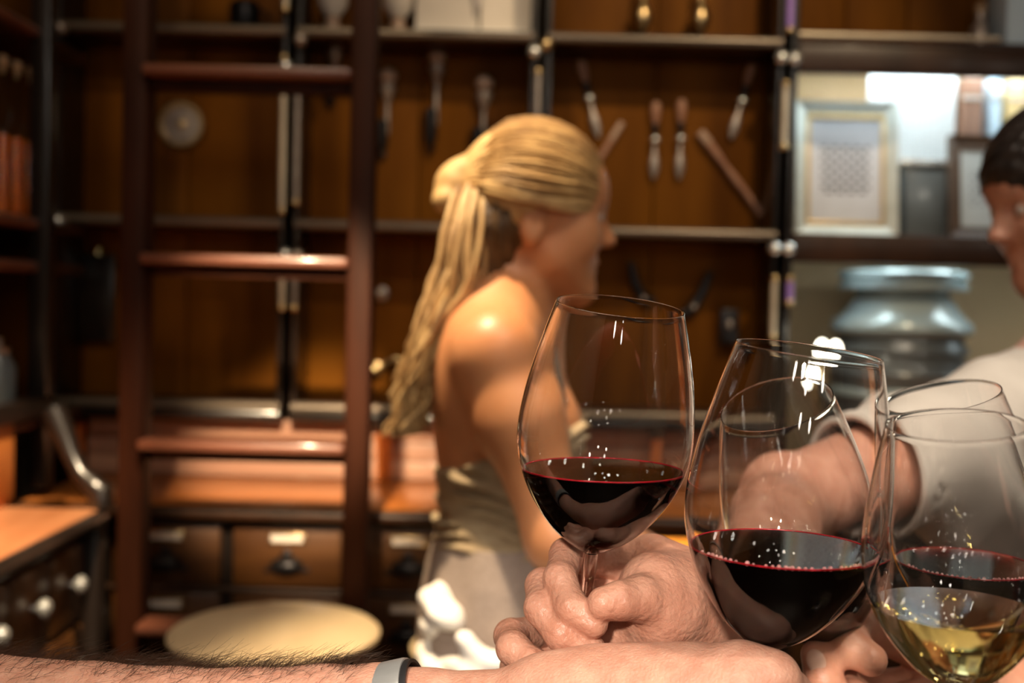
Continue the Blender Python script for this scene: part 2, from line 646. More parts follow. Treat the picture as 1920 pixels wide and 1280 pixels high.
def unite(a, b):
    """one closed skin out of two overlapping ones"""
    oa, ob = bpy.data.objects.new('tmp_a', a), bpy.data.objects.new('tmp_b', b)
    COL.objects.link(oa)
    COL.objects.link(ob)
    md = oa.modifiers.new('u', 'BOOLEAN')
    md.operation = 'UNION'
    md.object = ob
    md.solver = 'MANIFOLD'
    dg = bpy.context.evaluated_depsgraph_get()
    me = bpy.data.meshes.new_from_object(oa.evaluated_get(dg))
    n = len(me.vertices)
    if n < len(a.vertices):
        md.solver = 'EXACT'
        dg.update()
        me = bpy.data.meshes.new_from_object(oa.evaluated_get(bpy.context.evaluated_depsgraph_get()))
    bpy.data.objects.remove(oa)
    bpy.data.objects.remove(ob)
    me.materials.clear()
    me.polygons.foreach_set('use_smooth', [True] * len(me.polygons))
    return me


def along(a, b):
    """matrix whose z runs from a to b, placed at a"""
    a, b = Vector(a), Vector(b)
    return Matrix.Translation(a) @ (b - a).to_track_quat('Z', 'Y').to_matrix().to_4x4()
# ---------------------------------------------------------------- the room
YF, YP, YW = 2.45, 2.60, 2.92          # shelf fronts, back panels of the shelving, back wall


def X(px, Y=YF, py=420):
    return at(px, py, Y).x


def Z(py, Y=YF, px=960):
    return at(px, py, Y).z


struct('floor', MB().box((-1.6, -2.5, -.04), (2.6, YW + .1, 0)), 'floor_wood')
struct('ceiling', MB().box((-1.6, -2.5, 3.1), (2.6, YW + .1, 3.14)), 'plaster')
struct('wall_back', MB().box((-1.6, YW, 0), (2.6, YW + .1, 3.1)), 'plaster')
struct('wall_left', MB().box((-1.6, -2.5, 0), (-1.5, YW, 3.1)), 'plaster')

# ---- wall shelving: four bays side by side
ZS = [Z(765), Z(421), Z(60), Z(60) + .44, Z(60) + .88]     # tops of the shelves
ZB = Z(800)                                                # underside of the bottom ledge
bays = [(98, 537), (546, 1001), (1012, 1462)]
bay_names = ['dark wooden wall shelving bay behind the ladder, left of the pale metal rod',
             'wooden wall shelving bay behind the woman, hung with three corkscrews',
             'wooden wall shelving bay with crossed tools, left of the lit niches']
for i, (a, b) in enumerate(bays):
    x0, x1 = X(a) + .004, X(b) - .004
    r = root('shelving_bay', ((x0 + x1) / 2, YF, ZB), bay_names[i], 'shelving', 'wall shelving bays')
    n = 2
    for k in range(n):                                    # boards of the back panel
        u0, u1 = x0 + (x1 - x0) * k / n, x0 + (x1 - x0) * (k + 1) / n
        part('back_board', MB().box((u0 + .0012, YP - .012 + .001 * (k % 2), ZB), (u1 - .0012, YP + .008, 2.95), bev=.0025), 'panel_wood', r)
    for zt in ZS:
        s = part('shelf', MB().box((x0, YF + .004, zt - .022), (x1, YP - .012, zt), bev=.003), 'frame_wood', r)
        part('shelf_nosing', MB().tube([(x0 + .004, YF, zt - .010), (x1 - .004, YF, zt - .010)], .0115, 14), 'nosing_highlight', s)
    part('ledge', MB().box((x0, YF - .02, ZB), (x1, YP - .012, ZS[0] - .018), bev=.006), 'black_wood', r)
    for s_, xx in ((-1, x0), (1, x1)):
        st = part('stile', MB().box((xx - .013 if s_ > 0 else xx, YF - .004, ZB), (xx if s_ > 0 else xx + .013, YP - .012, 2.95), bev=.003), 'black_wood', r)

# half-round metal rods screwed to the stiles, with the ball catches
def rod(px, z0, z1, m, label, group='metal door rods on the shelving'):
    x = X(px)
    r = root('door_rod', (x, YF - .012, z0), label, 'rod', group)
    part('rod', MB().tube([(x, YF - .013, z0), (x, YF - .013, z1)], .0075, 12), m, r)
    for zz in (z0 + .006, z1 - .006):
        part('end_collar', MB().lathe([(.0085, -.006), (.011, -.003), (.011, .003), (.0085, .006)], Matrix.Translation((x, YF - .013, zz)), 14), 'brass', r)
    return r


zt_ = Z(60)
rod(530, Z(412), Z(115), 'pale_metal', 'long bright metal rod on the shelving post seen through the ladder')
rod(531, Z(36), Z(-260), 'pale_metal', 'bright metal rod above the ladder rung at the top edge')
rod(533, Z(592), Z(492), 'pale_metal', 'short metal rod on the post below the second ladder rung')
rod(556, Z(592), Z(500), 'old_steel', 'dull short metal rod beside a brighter one under the second ladder rung')
rod(556, Z(395), Z(170), 'old_steel', 'dull metal rod just right of the bright one behind the ladder')
rod(1002, Z(260), Z(130), 'old_steel', 'dull metal rod on the post above the woman\'s head')
rod(1462, Z(270), Z(142), 'pale_metal', 'metal rod on the post left of the silver picture frame')
rod(1453, Z(625), Z(505), 'pale_metal', 'pale metal rod on the post left of the lower lit niche')
rod(1466, Z(52), Z(-240), 'purple_reflection', 'rod on the post at the top edge, purple reflection in its colour')
rod(1482, Z(560), Z(505), 'purple_reflection', 'short rod at the left side of the lower niche, purple reflection in its colour')

knobs = [(1466, 108, 'chrome', 'left one of two bright ball catches beside the upper beam'), (1491, 110, 'chrome', 'right one of two bright ball catches beside the upper beam'),
         (1453, 466, 'chrome', 'left one of two bright ball catches beside the lower beam'), (1479, 467, 'chrome', 'right one of two bright ball catches beside the lower beam'),
         (1002, 97, 'chrome', 'bright ball catch on the post above the woman, lower of two'), (1025, 83, 'brass', 'small brass ball catch on the post above the woman, upper of two'),
         (536, 124, 'chrome', 'bright ball catch just above the top ladder rung'), (563, 74, 'old_steel', 'dull ball catch on the post over the top ladder rung'),
         (534, 478, 'chrome', 'bright ball catch just above the second ladder rung'), (557, 480, 'old_steel', 'dull ball catch at the second ladder rung'),
         (108, 414, 'chrome', 'single bright ball catch on the black corner post'), (112, 52, 'old_steel', 'dull ball catch high on the black corner post')]
for px, py, m, lab in knobs:
    c = at(px, py, YF - .03)
    r = root('ball_catch', (c.x, YF - .004, c.z), lab, 'knob', 'ball catches on the shelving')
    part('neck', MB().lathe([(.007, 0), (.004, .006), (.004, .016)], along((c.x, YF - .003, c.z), (c.x, YF - .03, c.z)), 12), m, r)
    part('ball', MB().ball((c.x, YF - .028, c.z), .0145, 14), m, r)

# ---- right bay: open niches with cool light
x0, x1 = X(1486), X(1486) + 1.15
zb1, zb2, zb3, zb4 = Z(90, px=1700), Z(141, px=1700), Z(441, px=1700), Z(496, px=1700)
r = root('niche_bay', ((x0 + x1) / 2, YF, .9), 'dark wooden bay with two cool-lit open niches behind the man', 'shelving', 'wall shelving bays')
n = 8
for k in range(n):
    u0, u1 = x0 + (x1 - x0) * k / n, x0 + (x1 - x0) * (k + 1) / n
    part('back_board', MB().box((u0 + .0012, YP - .012, zb1), (u1 - .0012, YP + .008, 2.95), bev=.0025), 'panel_wood', r)
part('niche_back', MB().box((x0, YW - .03, zb3 - .02), (x1, YW - .012, zb1 + .053)), 'niche_cream', r)
part('niche_back', MB().box((x0, YW - .03, .9), (x1, YW - .012, zb4 + .03)), 'niche_cream', r)
for za, zb_ in ((zb2, zb1), (zb4, zb3)):
    part('fascia', MB().box((x0, YF - .01, za), (x1, YF + .018, zb_), bev=.004), 'frame_wood', r)
    part('niche_top', MB().box((x0, YF + .018, zb_ - .014), (x1, YP + .012 if za == zb2 else YW - .03, zb_), bev=.003), 'frame_wood', r)
part('niche_top', MB().box((x0, YP + .008, zb1 + .054), (x1, YW - .012, zb1 + .07), bev=.003), 'frame_wood', r)
s = part('shelf', MB().box((x0, YF, zb1 + .002), (x1, YP - .012, zb1 + .016), bev=.003), 'frame_wood', r)
part('shelf_nosing', MB().tube([(x0, YF - .004, Z(70, px=1700)), (X(1860), YF - .004, Z(70, px=1700))], .006, 12), 'pale_metal', s)
part('stile', MB().box((x0 - .016, YF - .006, .9), (x0, YW - .012, 2.95), bev=.003), 'black_wood', r)
part('stile', MB().box((x1, YF - .006, .9), (x1 + .016, YW - .012, 2.95), bev=.003), 'black_wood', r)
for zz, lab in ((zb1 - .015, 'cool white light strip under the upper beam'), (zb3 - .015, 'cool white light strip under the lower beam')):
    s = root('light_strip', ((x0 + x1) / 2, YF + .05, zz - .012), lab, 'light', 'light strips in the niches')
    part('housing', MB().box((x0 + .02, YF + .025, zz - .008), (x1 - .02, YF + .065, zz), bev=.002), 'pale_metal', s)
    part('diffuser', MB().box((x0 + .03, YF + .03, zz - .014), (x1 - .03, YF + .06, zz - .008), bev=.002), 'led', s)

s = root('light_strip', ((x0 + x1) / 2, YP + .08, zb1 + .05), 'cool white light strip at the top rear of the upper niche', 'light', 'light strips in the niches')
part('housing', MB().box((x0 + .02, YP + .05, zb1 + .044), (x1 - .02, YP + .10, zb1 + .054), bev=.002), 'pale_metal', s)
part('diffuser', MB().box((x0 + .03, YP + .055, zb1 + .036), (x1 - .03, YP + .095, zb1 + .044), bev=.002), 'led_rear', s)

def picture(name, pxs, Y, fm, inner, paper, fw, lab, cat='picture', tilt=6):
    xa, ya, xb, yb = pxs
    p0, p1 = at(xa, yb, Y), at(xb, ya, Y)
    w, h = p1.x - p0.x, p1.z - p0.z
    M = Matrix.Translation((p0.x + w / 2, Y, zb3 + .001)) @ Matrix.Rotation(math.radians(-tilt), 4, 'X')
    r = root(name, None, lab, cat, 'framed certificates in the upper niche', M=M)
    T = .022
    for poly, nm in (([(-w / 2, 0), (w / 2, 0), (w / 2 - fw, fw), (-w / 2 + fw, fw)], 'frame_rail'), ([(-w / 2, h), (w / 2, h), (w / 2 - fw, h - fw), (-w / 2 + fw, h - fw)], 'frame_rail'),
                     ([(-w / 2, 0), (-w / 2, h), (-w / 2 + fw, h - fw), (-w / 2 + fw, fw)], 'frame_rail'), ([(w / 2, 0), (w / 2, h), (w / 2 - fw, h - fw), (w / 2 - fw, fw)], 'frame_rail')):
        mb = MB()
        outer = poly[:2]
        n = 4
        vs = [Vector((p[0], 0, p[1])) for p in poly] + [Vector((p[0], -T if q < 2 else -T * .35, p[1])) for q, p in enumerate(poly)]
        mb.add(vs, [(0, 1, 2, 3), (7, 6, 5, 4), (0, 4, 5, 1), (1, 5, 6, 2), (2, 6, 7, 3), (3, 7, 4, 0)])
        part(nm, mb, fm, r, local=True, smooth=False)
    g = fw * .92
    bw = fw * .45
    mb = MB()
    part('slip', MB().box((-w / 2 + g, -.012, g), (w / 2 - g, -.004, g + bw * .8), bev=.002), inner, r, local=True)
    part('slip', MB().box((-w / 2 + g, -.012, h - g - bw), (w / 2 - g, -.004, h - g), bev=.002), inner, r, local=True)
    part('slip', MB().box((-w / 2 + g, -.012, g + bw * .8), (-w / 2 + g + bw * .7, -.004, h - g - bw), bev=.002), inner, r, local=True)
    part('slip', MB().box((w / 2 - g - bw * .7, -.012, g + bw * .8), (w / 2 - g, -.004, h - g - bw), bev=.002), inner, r, local=True)
    part('certificate', MB().box((-w / 2 + g + .002, -.006, g + .002), (w / 2 - g - .002, -.002, h - g - .002)), paper, r, local=True)
    return r


picture('picture_frame', (1488, 186, 1688, 438), YF + .14, 'silver_frame', 'gold_bevel', 'certificate', .029, 'large silver picture frame holding a printed certificate')
picture('picture_frame', (1776, 234, 1935, 428), YF + .14, 'brown_frame', 'brown_frame', 'certificate_small', .024, 'smaller brown picture frame behind the dark-haired man\'s head')
# things standing behind and between the frames
c0, c1 = at(1625, 312, YF + .26), at(1795, 146, YF + .26)
r = root('ribbed_panel', (c0.x, YF + .26, zb3), 'bright white ribbed glass panel standing behind the silver frame', 'panel')
part('sheet', MB().box((c0.x, YF + .26, zb3 + .002), (c1.x, YF + .27, c1.z), bev=.002), 'white_board', r)
for k in range(15):
    xx = c0.x + (c1.x - c0.x) * (k + .5) / 15
    part('rib', MB().tube([(xx, YF + .259, c0.z + .01), (xx, YF + .259, c1.z - .004)], .0042, 8), 'white_board', r)
c0, c1 = at(1690, 438, YF + .17), at(1778, 308, YF + .17)
r = root('display_box', (c0.x, YF + .17, zb3), 'dark slate box with a pale ledge between the two frames', 'box')
part('body', MB().box((c0.x, YF + .165, zb3 + .001), (c1.x, YF + .24, c1.z - .006), bev=.003), 'slate_box', r)
part('ledge', MB().box((c0.x - .006, YF + .157, c1.z - .006), (c1.x + .006, YF + .245, c1.z + .008), bev=.003), 'chrome', r)
part('front_sheet', MB().box((c0.x + .008, YF + .160, zb3 + .012), (c1.x - .008, YF + .166, c1.z - .02), bev=.002), 'grey_ceramic', r)
for (xa, xb, yt, m, lab) in ((1797, 1846, 148, 'book_brown', 'tall brown book behind the brown picture frame'), (1848, 1880, 146, 'book_blue', 'pale blue book beside the brown one in the upper niche'),
                             (1882, 1925, 150, 'book_yellow', 'yellow book at the right end of the upper niche')):
    a, b = at(xa, 438, YF + .24), at(xb, yt, YF + .24)
    r = root('book', (a.x, YF + .24, zb3), lab, 'book', 'books in the upper niche')
    part('cover', MB().box((a.x, YF + .24, zb3 + .001), (b.x, YF + .40, b.z), bev=.003), m, r)
    part('pages', MB().box((a.x + .004, YF + .244, b.z - .001), (b.x - .004, YF + .398, b.z + .0015)), 'paper', r)
    part('spine_band', MB().box((a.x - .0005, YF + .2385, b.z - .05), (b.x + .0005, YF + .245, b.z - .042)), 'paper', r)
# pale box and blue carton on the shelf above the niches
a, b = at(1868, 85, YF + .06), at(1925, -60, YF + .06)
r = root('carton', (a.x, YF + .06, zb1 + .016), 'pale blue carton on the shelf at the top right corner', 'box')
part('body', MB().box((a.x, YF + .01, zb1 + .017), (a.x + .09, YF + .12, b.z), bev=.003), 'book_blue', r)
part('flap', MB().box((a.x + .003, YF + .006, b.z - .06), (a.x + .087, YF + .0105, b.z - .003), bev=.001), 'white_board', r)
a = at(1835, 70, YF + .09)
r = root('small_bottle', (a.x, YF + .09, zb1 + .016), 'small grey stoppered bottle beside the pale blue carton', 'bottle')
part('body', MB().lathe([(.002, 0), (.021, .001), (.022, .01), (.022, .05), (.010, .068), (.010, .085)], Matrix.Translation((a.x, YF + .085, zb1 + .017)), 20), 'old_steel', r)
part('stopper', MB().lathe([(.008, .083), (.012, .088), (.012, .104), (.006, .108)], Matrix.Translation((a.x, YF + .085, zb1 + .017)), 16), 'cork', r)

# ---- the big pale urn in the lower niche
cx = at(1688, 640, YF + .17)
ZC = Z(945, 2.17, 560)                                    # counter top
urn = root('urn', (cx.x, YF + .17, ZC), 'large pale teal ceramic urn with moulded rings in the lower niche', 'urn')
px_m = (YF + .17) / F_PX
def uz(py):
    return at(1688, py, YF + .17).z
T = Matrix.Translation((cx.x, YF + .17, 0))
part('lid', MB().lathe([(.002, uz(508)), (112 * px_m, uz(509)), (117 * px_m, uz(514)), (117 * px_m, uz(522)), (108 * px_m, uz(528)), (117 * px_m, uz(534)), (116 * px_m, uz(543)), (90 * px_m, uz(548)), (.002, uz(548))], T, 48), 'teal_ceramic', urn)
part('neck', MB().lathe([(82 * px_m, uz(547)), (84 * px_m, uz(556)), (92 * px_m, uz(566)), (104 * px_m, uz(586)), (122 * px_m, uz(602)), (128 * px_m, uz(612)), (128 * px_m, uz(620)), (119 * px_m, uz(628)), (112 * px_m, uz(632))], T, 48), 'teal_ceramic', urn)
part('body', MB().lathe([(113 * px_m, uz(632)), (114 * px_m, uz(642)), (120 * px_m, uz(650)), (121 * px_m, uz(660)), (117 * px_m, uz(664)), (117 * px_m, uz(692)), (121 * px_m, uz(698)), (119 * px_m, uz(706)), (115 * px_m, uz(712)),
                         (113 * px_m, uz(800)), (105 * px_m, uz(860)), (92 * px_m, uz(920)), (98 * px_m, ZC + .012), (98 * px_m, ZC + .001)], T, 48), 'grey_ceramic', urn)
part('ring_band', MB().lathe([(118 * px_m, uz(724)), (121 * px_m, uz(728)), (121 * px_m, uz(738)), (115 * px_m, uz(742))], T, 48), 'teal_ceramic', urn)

# ---- twin bulb lamp in front of the urn
b = root('table_lamp', (at(1548, 700, 2.3).x, 2.3, ZC), 'small lamp with three glowing bulbs in front of the urn', 'lamp')
xb = at(1548, 700, 2.3).x
part('foot', MB().lathe([(.002, ZC + .0005), (.04, ZC + .001), (.04, ZC + .008), (.012, ZC + .016), (.005, ZC + .022)], Matrix.Translation((xb, 2.3, 0)), 20), 'brass', b)
part('stem', MB().tube([(xb, 2.3, ZC + .01), (xb, 2.3, at(1548, 730, 2.3).z)], .0045, 10), 'brass', b)
for px, py in ((1541, 656), (1566, 658), (1526, 704)):
    q = at(px, py, 2.3)
    part('branch', MB().tube([(xb, 2.3, at(1548, 735, 2.3).z), ((xb + q.x) / 2, 2.3, q.z - .04), (q.x, 2.3, q.z - .02)], .003, 8), 'brass', b)
    part('bulb', MB().ball((q.x, 2.3, q.z), (.0125, .0125, .021), 12), 'bulb', b)

# ---- back counter with drawer cabinets
ct_y0 = 2.13
z_ct = ZC
bx0, bx1 = -.96, 1.75
splash_z1 = ZB - .002
r = root('countertop', (0, ct_y0, z_ct), 'orange-brown wooden countertop running along the back wall', 'countertop')
part('board', MB().box((bx0, ct_y0, z_ct - .028), (bx1, YP - .115, z_ct), bev=.004), 'counter_wood', r)
part('front_edge', MB().tube([(bx0, ct_y0 - .002, z_ct - .014), (bx1, ct_y0 - .002, z_ct - .014)], .014, 12), 'frame_wood', r)
r = root('backsplash', (0, YP - .03, z_ct), 'pinkish brown wooden backsplash behind the countertop', 'panel')
for k in range(3):
    h0 = z_ct + (splash_z1 - z_ct) * k / 3
    h1 = z_ct + (splash_z1 - z_ct) * (k + 1) / 3
    part('plank', MB().box((bx0, YP - .11, h0 + .001), (X(1470), YP - .09, h1 - .001), bev=.003), 'splash_wood', r)
for px in (150, 722, 1240):
    xx = at(px, 870, 2.5).x
    r = root('shelf_corbel', (xx, YP - .03, z_ct), {150: 'orange wooden corbel left of the ladder under the shelving', 722: 'orange wooden corbel between ladder and woman under the shelving', 1240: 'orange wooden corbel behind the red wine glass under the shelving'}[px], 'corbel', 'corbels under the shelving')
    poly = [(YP - .111, z_ct + .002), (YP - .125, z_ct + .002), (YP - .135, z_ct + .05), (YP - .155, splash_z1 - .03), (YP - .165, splash_z1 - .004), (YP - .111, splash_z1 - .004)]
    part('bracket', MB().prism(poly, lambda p: Vector((xx - .016, p[0], p[1])), lambda p: Vector((xx + .016, p[0], p[1]))), 'counter_wood', r)
    part('cap', MB().box((xx - .02, YP - .17, splash_z1 - .016), (xx + .02, YP - .111, splash_z1 - .002), bev=.002), 'frame_wood', r)

yd = ct_y0 + .03
xd0 = at(428, 1040, yd).x - .003
pitch = at(655, 1040, yd).x - at(428, 1040, yd).x
rowz = [(at(430, 985, yd).z, at(430, 1096, yd).z), (at(430, 1112, yd).z, at(430, 1112, yd).z - .115), (at(430, 1112, yd).z - .13, at(430, 1112, yd).z - .25)]
where = ['at the far left, beside the left counter', 'at the left end behind the ladder', 'between the two ladder rails', 'just right of the ladder', 'behind the woman', 'behind the left wine glass', 'behind the orange chair', 'behind the man\'s arm', 'behind the man in the beige shirt']
for c in range(-2, 7):
    u0 = xd0 + pitch * c
    u1 = u0 + pitch
    if u0 > 1.5 or u1 < bx0 + .05:
        continue
    u0 = max(u0, bx0)
    r = root('drawer_cabinet', ((u0 + u1) / 2, yd, .0), 'dark wooden drawer cabinet under the countertop ' + where[c + 2], 'cabinet', 'drawer cabinets under the countertop')
    part('carcass', MB().box((u0, yd + .012, .0), (u1, YP - .12, z_ct - .029)), 'black_wood', r)
    part('plinth', MB().box((u0, yd, 0), (u1, yd + .012, .10), bev=.002), 'black_wood', r)
    part('rail', MB().tube([(u0 + .001, yd - .002, (rowz[0][1] + rowz[1][0]) / 2), (u1 - .001, yd - .002, (rowz[0][1] + rowz[1][0]) / 2)], .007, 8), 'frame_wood', r)
    part('rail', MB().box((u0, yd, z_ct - .05), (u1, yd + .012, z_ct - .029), bev=.002), 'black_wood', r)
    if u1 - u0 < .12:
        continue
    for k, (za, zb) in enumerate(rowz + [(rowz[2][1] - .015, .115)]):
        d = part('drawer', MB().box((u0 + .013, yd - .004, zb), (u1 - .013, yd + .03, za), bev=.004), 'drawer_wood', r)
        cxm = (u0 + u1) / 2
        lz = za - (.022 if k < 3 else .04)
        part('label_holder', MB().box((cxm - .036, yd - .0075, lz - .010), (cxm + .036, yd - .004, lz + .010), bev=.0015), 'brass', d)
        part('label_card', MB().box((cxm - .031, yd - .0082, lz - .0065), (cxm + .031, yd - .0074, lz + .0065)), 'paper', d)
        cz = lz - .055
        pr = [(.004, 0), (.034, .0), (.036, -.004), (.032, -.018), (.02, -.026), (.004, -.028)]
        mb = MB().ball((cxm, yd - .004, cz), (.034, .020, .019), 12)
        mb.v = [v if v[2] > cz - .012 else (v[0], v[1], cz - .012) for v in mb.v]
        part('cup_pull', mb, 'dark_iron', d)
        part('pull_plate', MB().box((cxm - .045, yd - .0062, cz - .013), (cxm + .045, yd - .0038, cz - .004), bev=.001), 'dark_iron', d)
        part('pull_crest', MB().ball((cxm, yd - .006, cz + .02), (.012, .006, .014), 10), 'dark_iron', d)

# ---- left counter and cabinet along the left wall
xl = -.735
zl = at(185, 955, 1.96).z
yl1 = 1.97
r = root('side_counter', (xl, yl1, 0), 'wooden side counter with drawers along the left wall', 'counter')
part('worktop', MB().box((-1.32, .75, zl - .03), (xl, yl1, zl), bev=.004), 'left_counter_wood', r)
part('worktop_edge', MB().tube([(xl, .76, zl - .016), (xl, yl1, zl - .016)], .015, 12), 'black_wood', r)
part('carcass', MB().box((-1.32, .75, 0), (xl - .03, yl1 - .02, zl - .03)), 'black_wood', r)
part('corner_post', MB().box((xl - .045, yl1 - .03, 0), (xl + .008, yl1 + .02, zl - .004), bev=.008), 'black_wood', r)
part('back_panel', MB().box((-.93, .75, zl), (-.905, yl1 + .03, zl + .148), bev=.003), 'counter_wood', r)
for k in range(8):
    y1 = yl1 - .045 - k * .145
    for j in range(6):
        za = zl - .05 - j * .145
        d = part('drawer', MB().box((xl - .034, y1 - .135, za - .135), (xl - .012, y1, za), bev=.004), 'drawer_wood', r)
        c = (xl - .010, y1 - .067, za - .06)
        part('knob', MB().lathe([(.006, 0), (.006, .008), (.014, .014), (.016, .020), (.012, .027), (.002, .030)], along(c, (c[0] + .03, c[1], c[2])), 14), 'chrome', d)
# curved console from the post down to the counter
pts = [at(100, 770, 2.02), at(118, 812, 2.01), at(132, 850, 2.0), at(150, 888, 1.99), at(172, 908, 1.985), at(190, 925, 1.98), at(192, 955, 1.975)]
part('scroll_bracket', MB().tube(pts, [.026, .022, .018, .018, .022, .026, .02], 14), 'black_wood', r)

r = root('side_cabinet', (-.935, 2.2, zl + .16), 'dark tall wall cabinet at the left edge holding amber bottles', 'cabinet')
post = part('corner_post', MB().box((-.955, 2.16, zl), (-.915, 2.20, 2.95), bev=.005), 'black_wood', r)
part('back', MB().box((-1.34, .8, zl + .14), (-1.325, 2.44, 2.95)), 'panel_wood', r)
part('end_panel', MB().box((-1.325, 2.42, zl + .14), (-1.02, 2.44, 2.95)), 'panel_wood', r)
shz = [at(35, 790, 2.1).z, at(35, 488, 2.1).z, at(35, 405, 2.1).z, at(35, 35, 2.1).z]
for k, zz in enumerate(shz):
    s = part('shelf', MB().box((-1.325, .8, zz - .02), (-.945, 2.42, zz), bev=.003), 'frame_wood', r)
    part('shelf_nosing', MB().tube([(-.945, .8, zz - .01), (-.945, 2.16, zz - .01)], .011, 10), 'rung_wood', s)
part('rail', MB().box((-.945, .8, zl + .15), (-.895, 2.155, zl + .185), bev=.004), 'black_wood', r)

labs = ['amber apothecary bottle nearest the corner post', 'amber apothecary bottle second from the corner post', 'amber apothecary bottle at the left edge of the photo']
for k in range(3):
    px = (56, 30, 4)[k]
    c = at(px, 300, 2.2 - .05 * k)
    zz = shz[2]
    bt = root('apothecary_bottle', (c.x, c.y, zz), labs[k], 'bottle', 'amber bottles in the left cabinet')
    T = Matrix.Translation((c.x, c.y, zz))
    part('liquid', MB().lathe([(.001, .004), (.0105, .005), (.0108, .01), (.0108, .155), (.001, .156)], T, 20), 'amber_liquid', bt)
    part('body', MB().lathe([(.001, .001), (.0118, .001), (.0125, .006), (.0125, .20), (.009, .235), (.006, .25), (.006, .28), (.005, .28), (.005, .249), (.008, .233), (.0113, .199), (.0113, .004), (.001, .0035)], T, 20), 'cabinet_glass', bt)
    part('stopper', MB().lathe([(.0048, .27), (.0048, .282), (.009, .286), (.009, .30), (.003, .304)], T, 16), 'cork', bt)
for k, (px, py) in enumerate(((12, 640), (30, 690), (14, 730))):
    c = at(px, py, 2.1)
    j = root('storage_jar', (c.x, c.y, shz[0]), ('grey stoneware jar on the low shelf at the left edge', 'grey stoneware jar nearest the post on the low shelf', 'small grey stoneware jar in front on the low shelf')[k], 'jar', 'jars in the left cabinet')
    h = (.16, .13, .09)[k]
    cx_, cy_ = -.99 - .05 * (k == 0), (2.02, 2.11, 1.95)[k]
    j.location = (cx_, cy_, shz[0])
    ROOTM[j.name] = Matrix.Translation((cx_, cy_, shz[0]))
    T = Matrix.Translation((cx_, cy_, shz[0]))
    part('body', MB().lathe([(.002, .001), (.03, .001), (.035, .02), (.035, h * .8), (.02, h)], T, 20), 'grey_ceramic', j)
    part('lid', MB().lathe([(.022, h), (.024, h + .008), (.008, h + .014), (.010, h + .028), (.002, h + .03)], T, 20), 'old_steel', j)

# dark narrow panel hung in the left bay
a, b = at(147, 640, YP - .03), at(214, 478, YP - .03)
r = root('hanging_board', (a.x, YP - .03, a.z), 'narrow black hanging board in the dark bay left of the ladder', 'board')
part('board', MB().box((a.x, YP - .03, a.z), (b.x, YP - .012, b.z), bev=.004), 'black_wood', r)
part('hook', MB().tube([((a.x + b.x) / 2, YP - .022, b.z), ((a.x + b.x) / 2, YP - .022, b.z + .012), ((a.x + b.x) / 2, YP - .010, b.z + .016)], .003, 8), 'brass', r)

# ---- ladder
YL = 1.95
lad = root('ladder', (at(460, 700, YL).x, YL, 0), 'dark reddish wooden library ladder standing in front of the shelves', 'ladder')
for px in (262, 682):
    xx = at(px, 500, YL).x - .004
    part('rail', MB().box((xx - .0215, YL - .03, .0), (xx + .0215, YL + .03, 2.7), bev=.006), 'ladder_wood', lad)
    part('rail_foot', MB().box((xx - .024, YL - .034, .0), (xx + .024, YL + .034, .035), bev=.004), 'black_wood', lad)
xa, xb = at(262, 500, YL).x, at(682, 500, YL).x
zr0 = at(460, 143, YL).z
gap = (at(460, 143, YL).z - at(460, 833, YL).z) / 2
for k in range(-2, 6):
    zz = zr0 - gap * k
    if zz < .1:
        continue
    t = part('rung', MB().box((xa + .014, YL - .05, zz - .009), (xb - .022, YL + .02, zz + .010), bev=.007), 'rung_wood', lad)
    part('rung_brace', MB().box((xa + .016, YL - .01, zz - .030), (xb - .024, YL + .01, zz - .0085), bev=.003), 'ladder_wood', t)

# ---- stools
def stool(px, py, Y, w, label):
    c = at(px, py, Y)
    r = root('round_stool', (c.x, c.y, 0), label, 'stool', 'round pale wooden stools')
    T = Matrix.Translation((c.x, c.y, 0))
    z = c.z
    R = w
    part('seat', MB().lathe([(.002, z - .002), (R * .6, z - .0015), (R * .9, z), (R * .97, z - .001), (R, z - .005), (R, z - .012), (R * .97, z - .018), (R * .9, z - .021), (.002, z - .021)], T, 64), 'stool_wood', r)
    part('seat_ring', MB().lathe([(R * .62, z - .021), (R * .62, z - .05), (R * .58, z - .05), (R * .58, z - .021)], T, 48, True), 'dark_iron', r)
    for k in range(4):
        a = math.pi / 4 + k * math.pi / 2
        p0 = Vector((c.x + math.cos(a) * R * .6, c.y + math.sin(a) * R * .6, z - .03))
        p1 = Vector((c.x + math.cos(a) * R * 1.05, c.y + math.sin(a) * R * 1.05, .0))
        part('leg', MB().tube([p0, p1], .013, 10), 'dark_iron', r)
    part('foot_ring', MB().tube([(c.x + math.cos(t * math.pi / 16) * R * .93, c.y + math.sin(t * math.pi / 16) * R * .93, .28) for t in range(33)], .009, 8), 'dark_iron', r)
    return r


stool(516, 1178, 1.75, .168, 'round pale wooden bar stool in front of the ladder')
stool(948, 1207, 1.90, .166, 'round pale wooden bar stool almost hidden behind the woman')

# ---- orange chair behind the hand
cc = at(1330, 1110, 1.80)
r = root('upholstered_chair', (cc.x, 1.80, 0), 'orange upholstered chair glimpsed behind the left hand holding wine', 'chair')
M = Matrix.Translation((cc.x, 1.80, 0))
part('backrest', MB().box((-.12, -.03, .78), (.12, .03, .968), M, .025), 'orange_cloth', r)
part('seat', MB().box((-.13, .0, .60), (.13, .26, .68), M, .02), 'orange_cloth', r)
for sx in (-1, 1):
    part('back_post', MB().box((sx * .10 - .014, -.015, .62), (sx * .10 + .014, .015, .84), M, .004), 'frame_wood', r)
    part('leg', MB().box((sx * .10 - .016, -.01, 0), (sx * .10 + .016, .022, .61), M, .004), 'frame_wood', r)
    part('leg', MB().box((sx * .10 - .016, .22, 0), (sx * .10 + .016, .252, .61), M, .004), 'frame_wood', r)

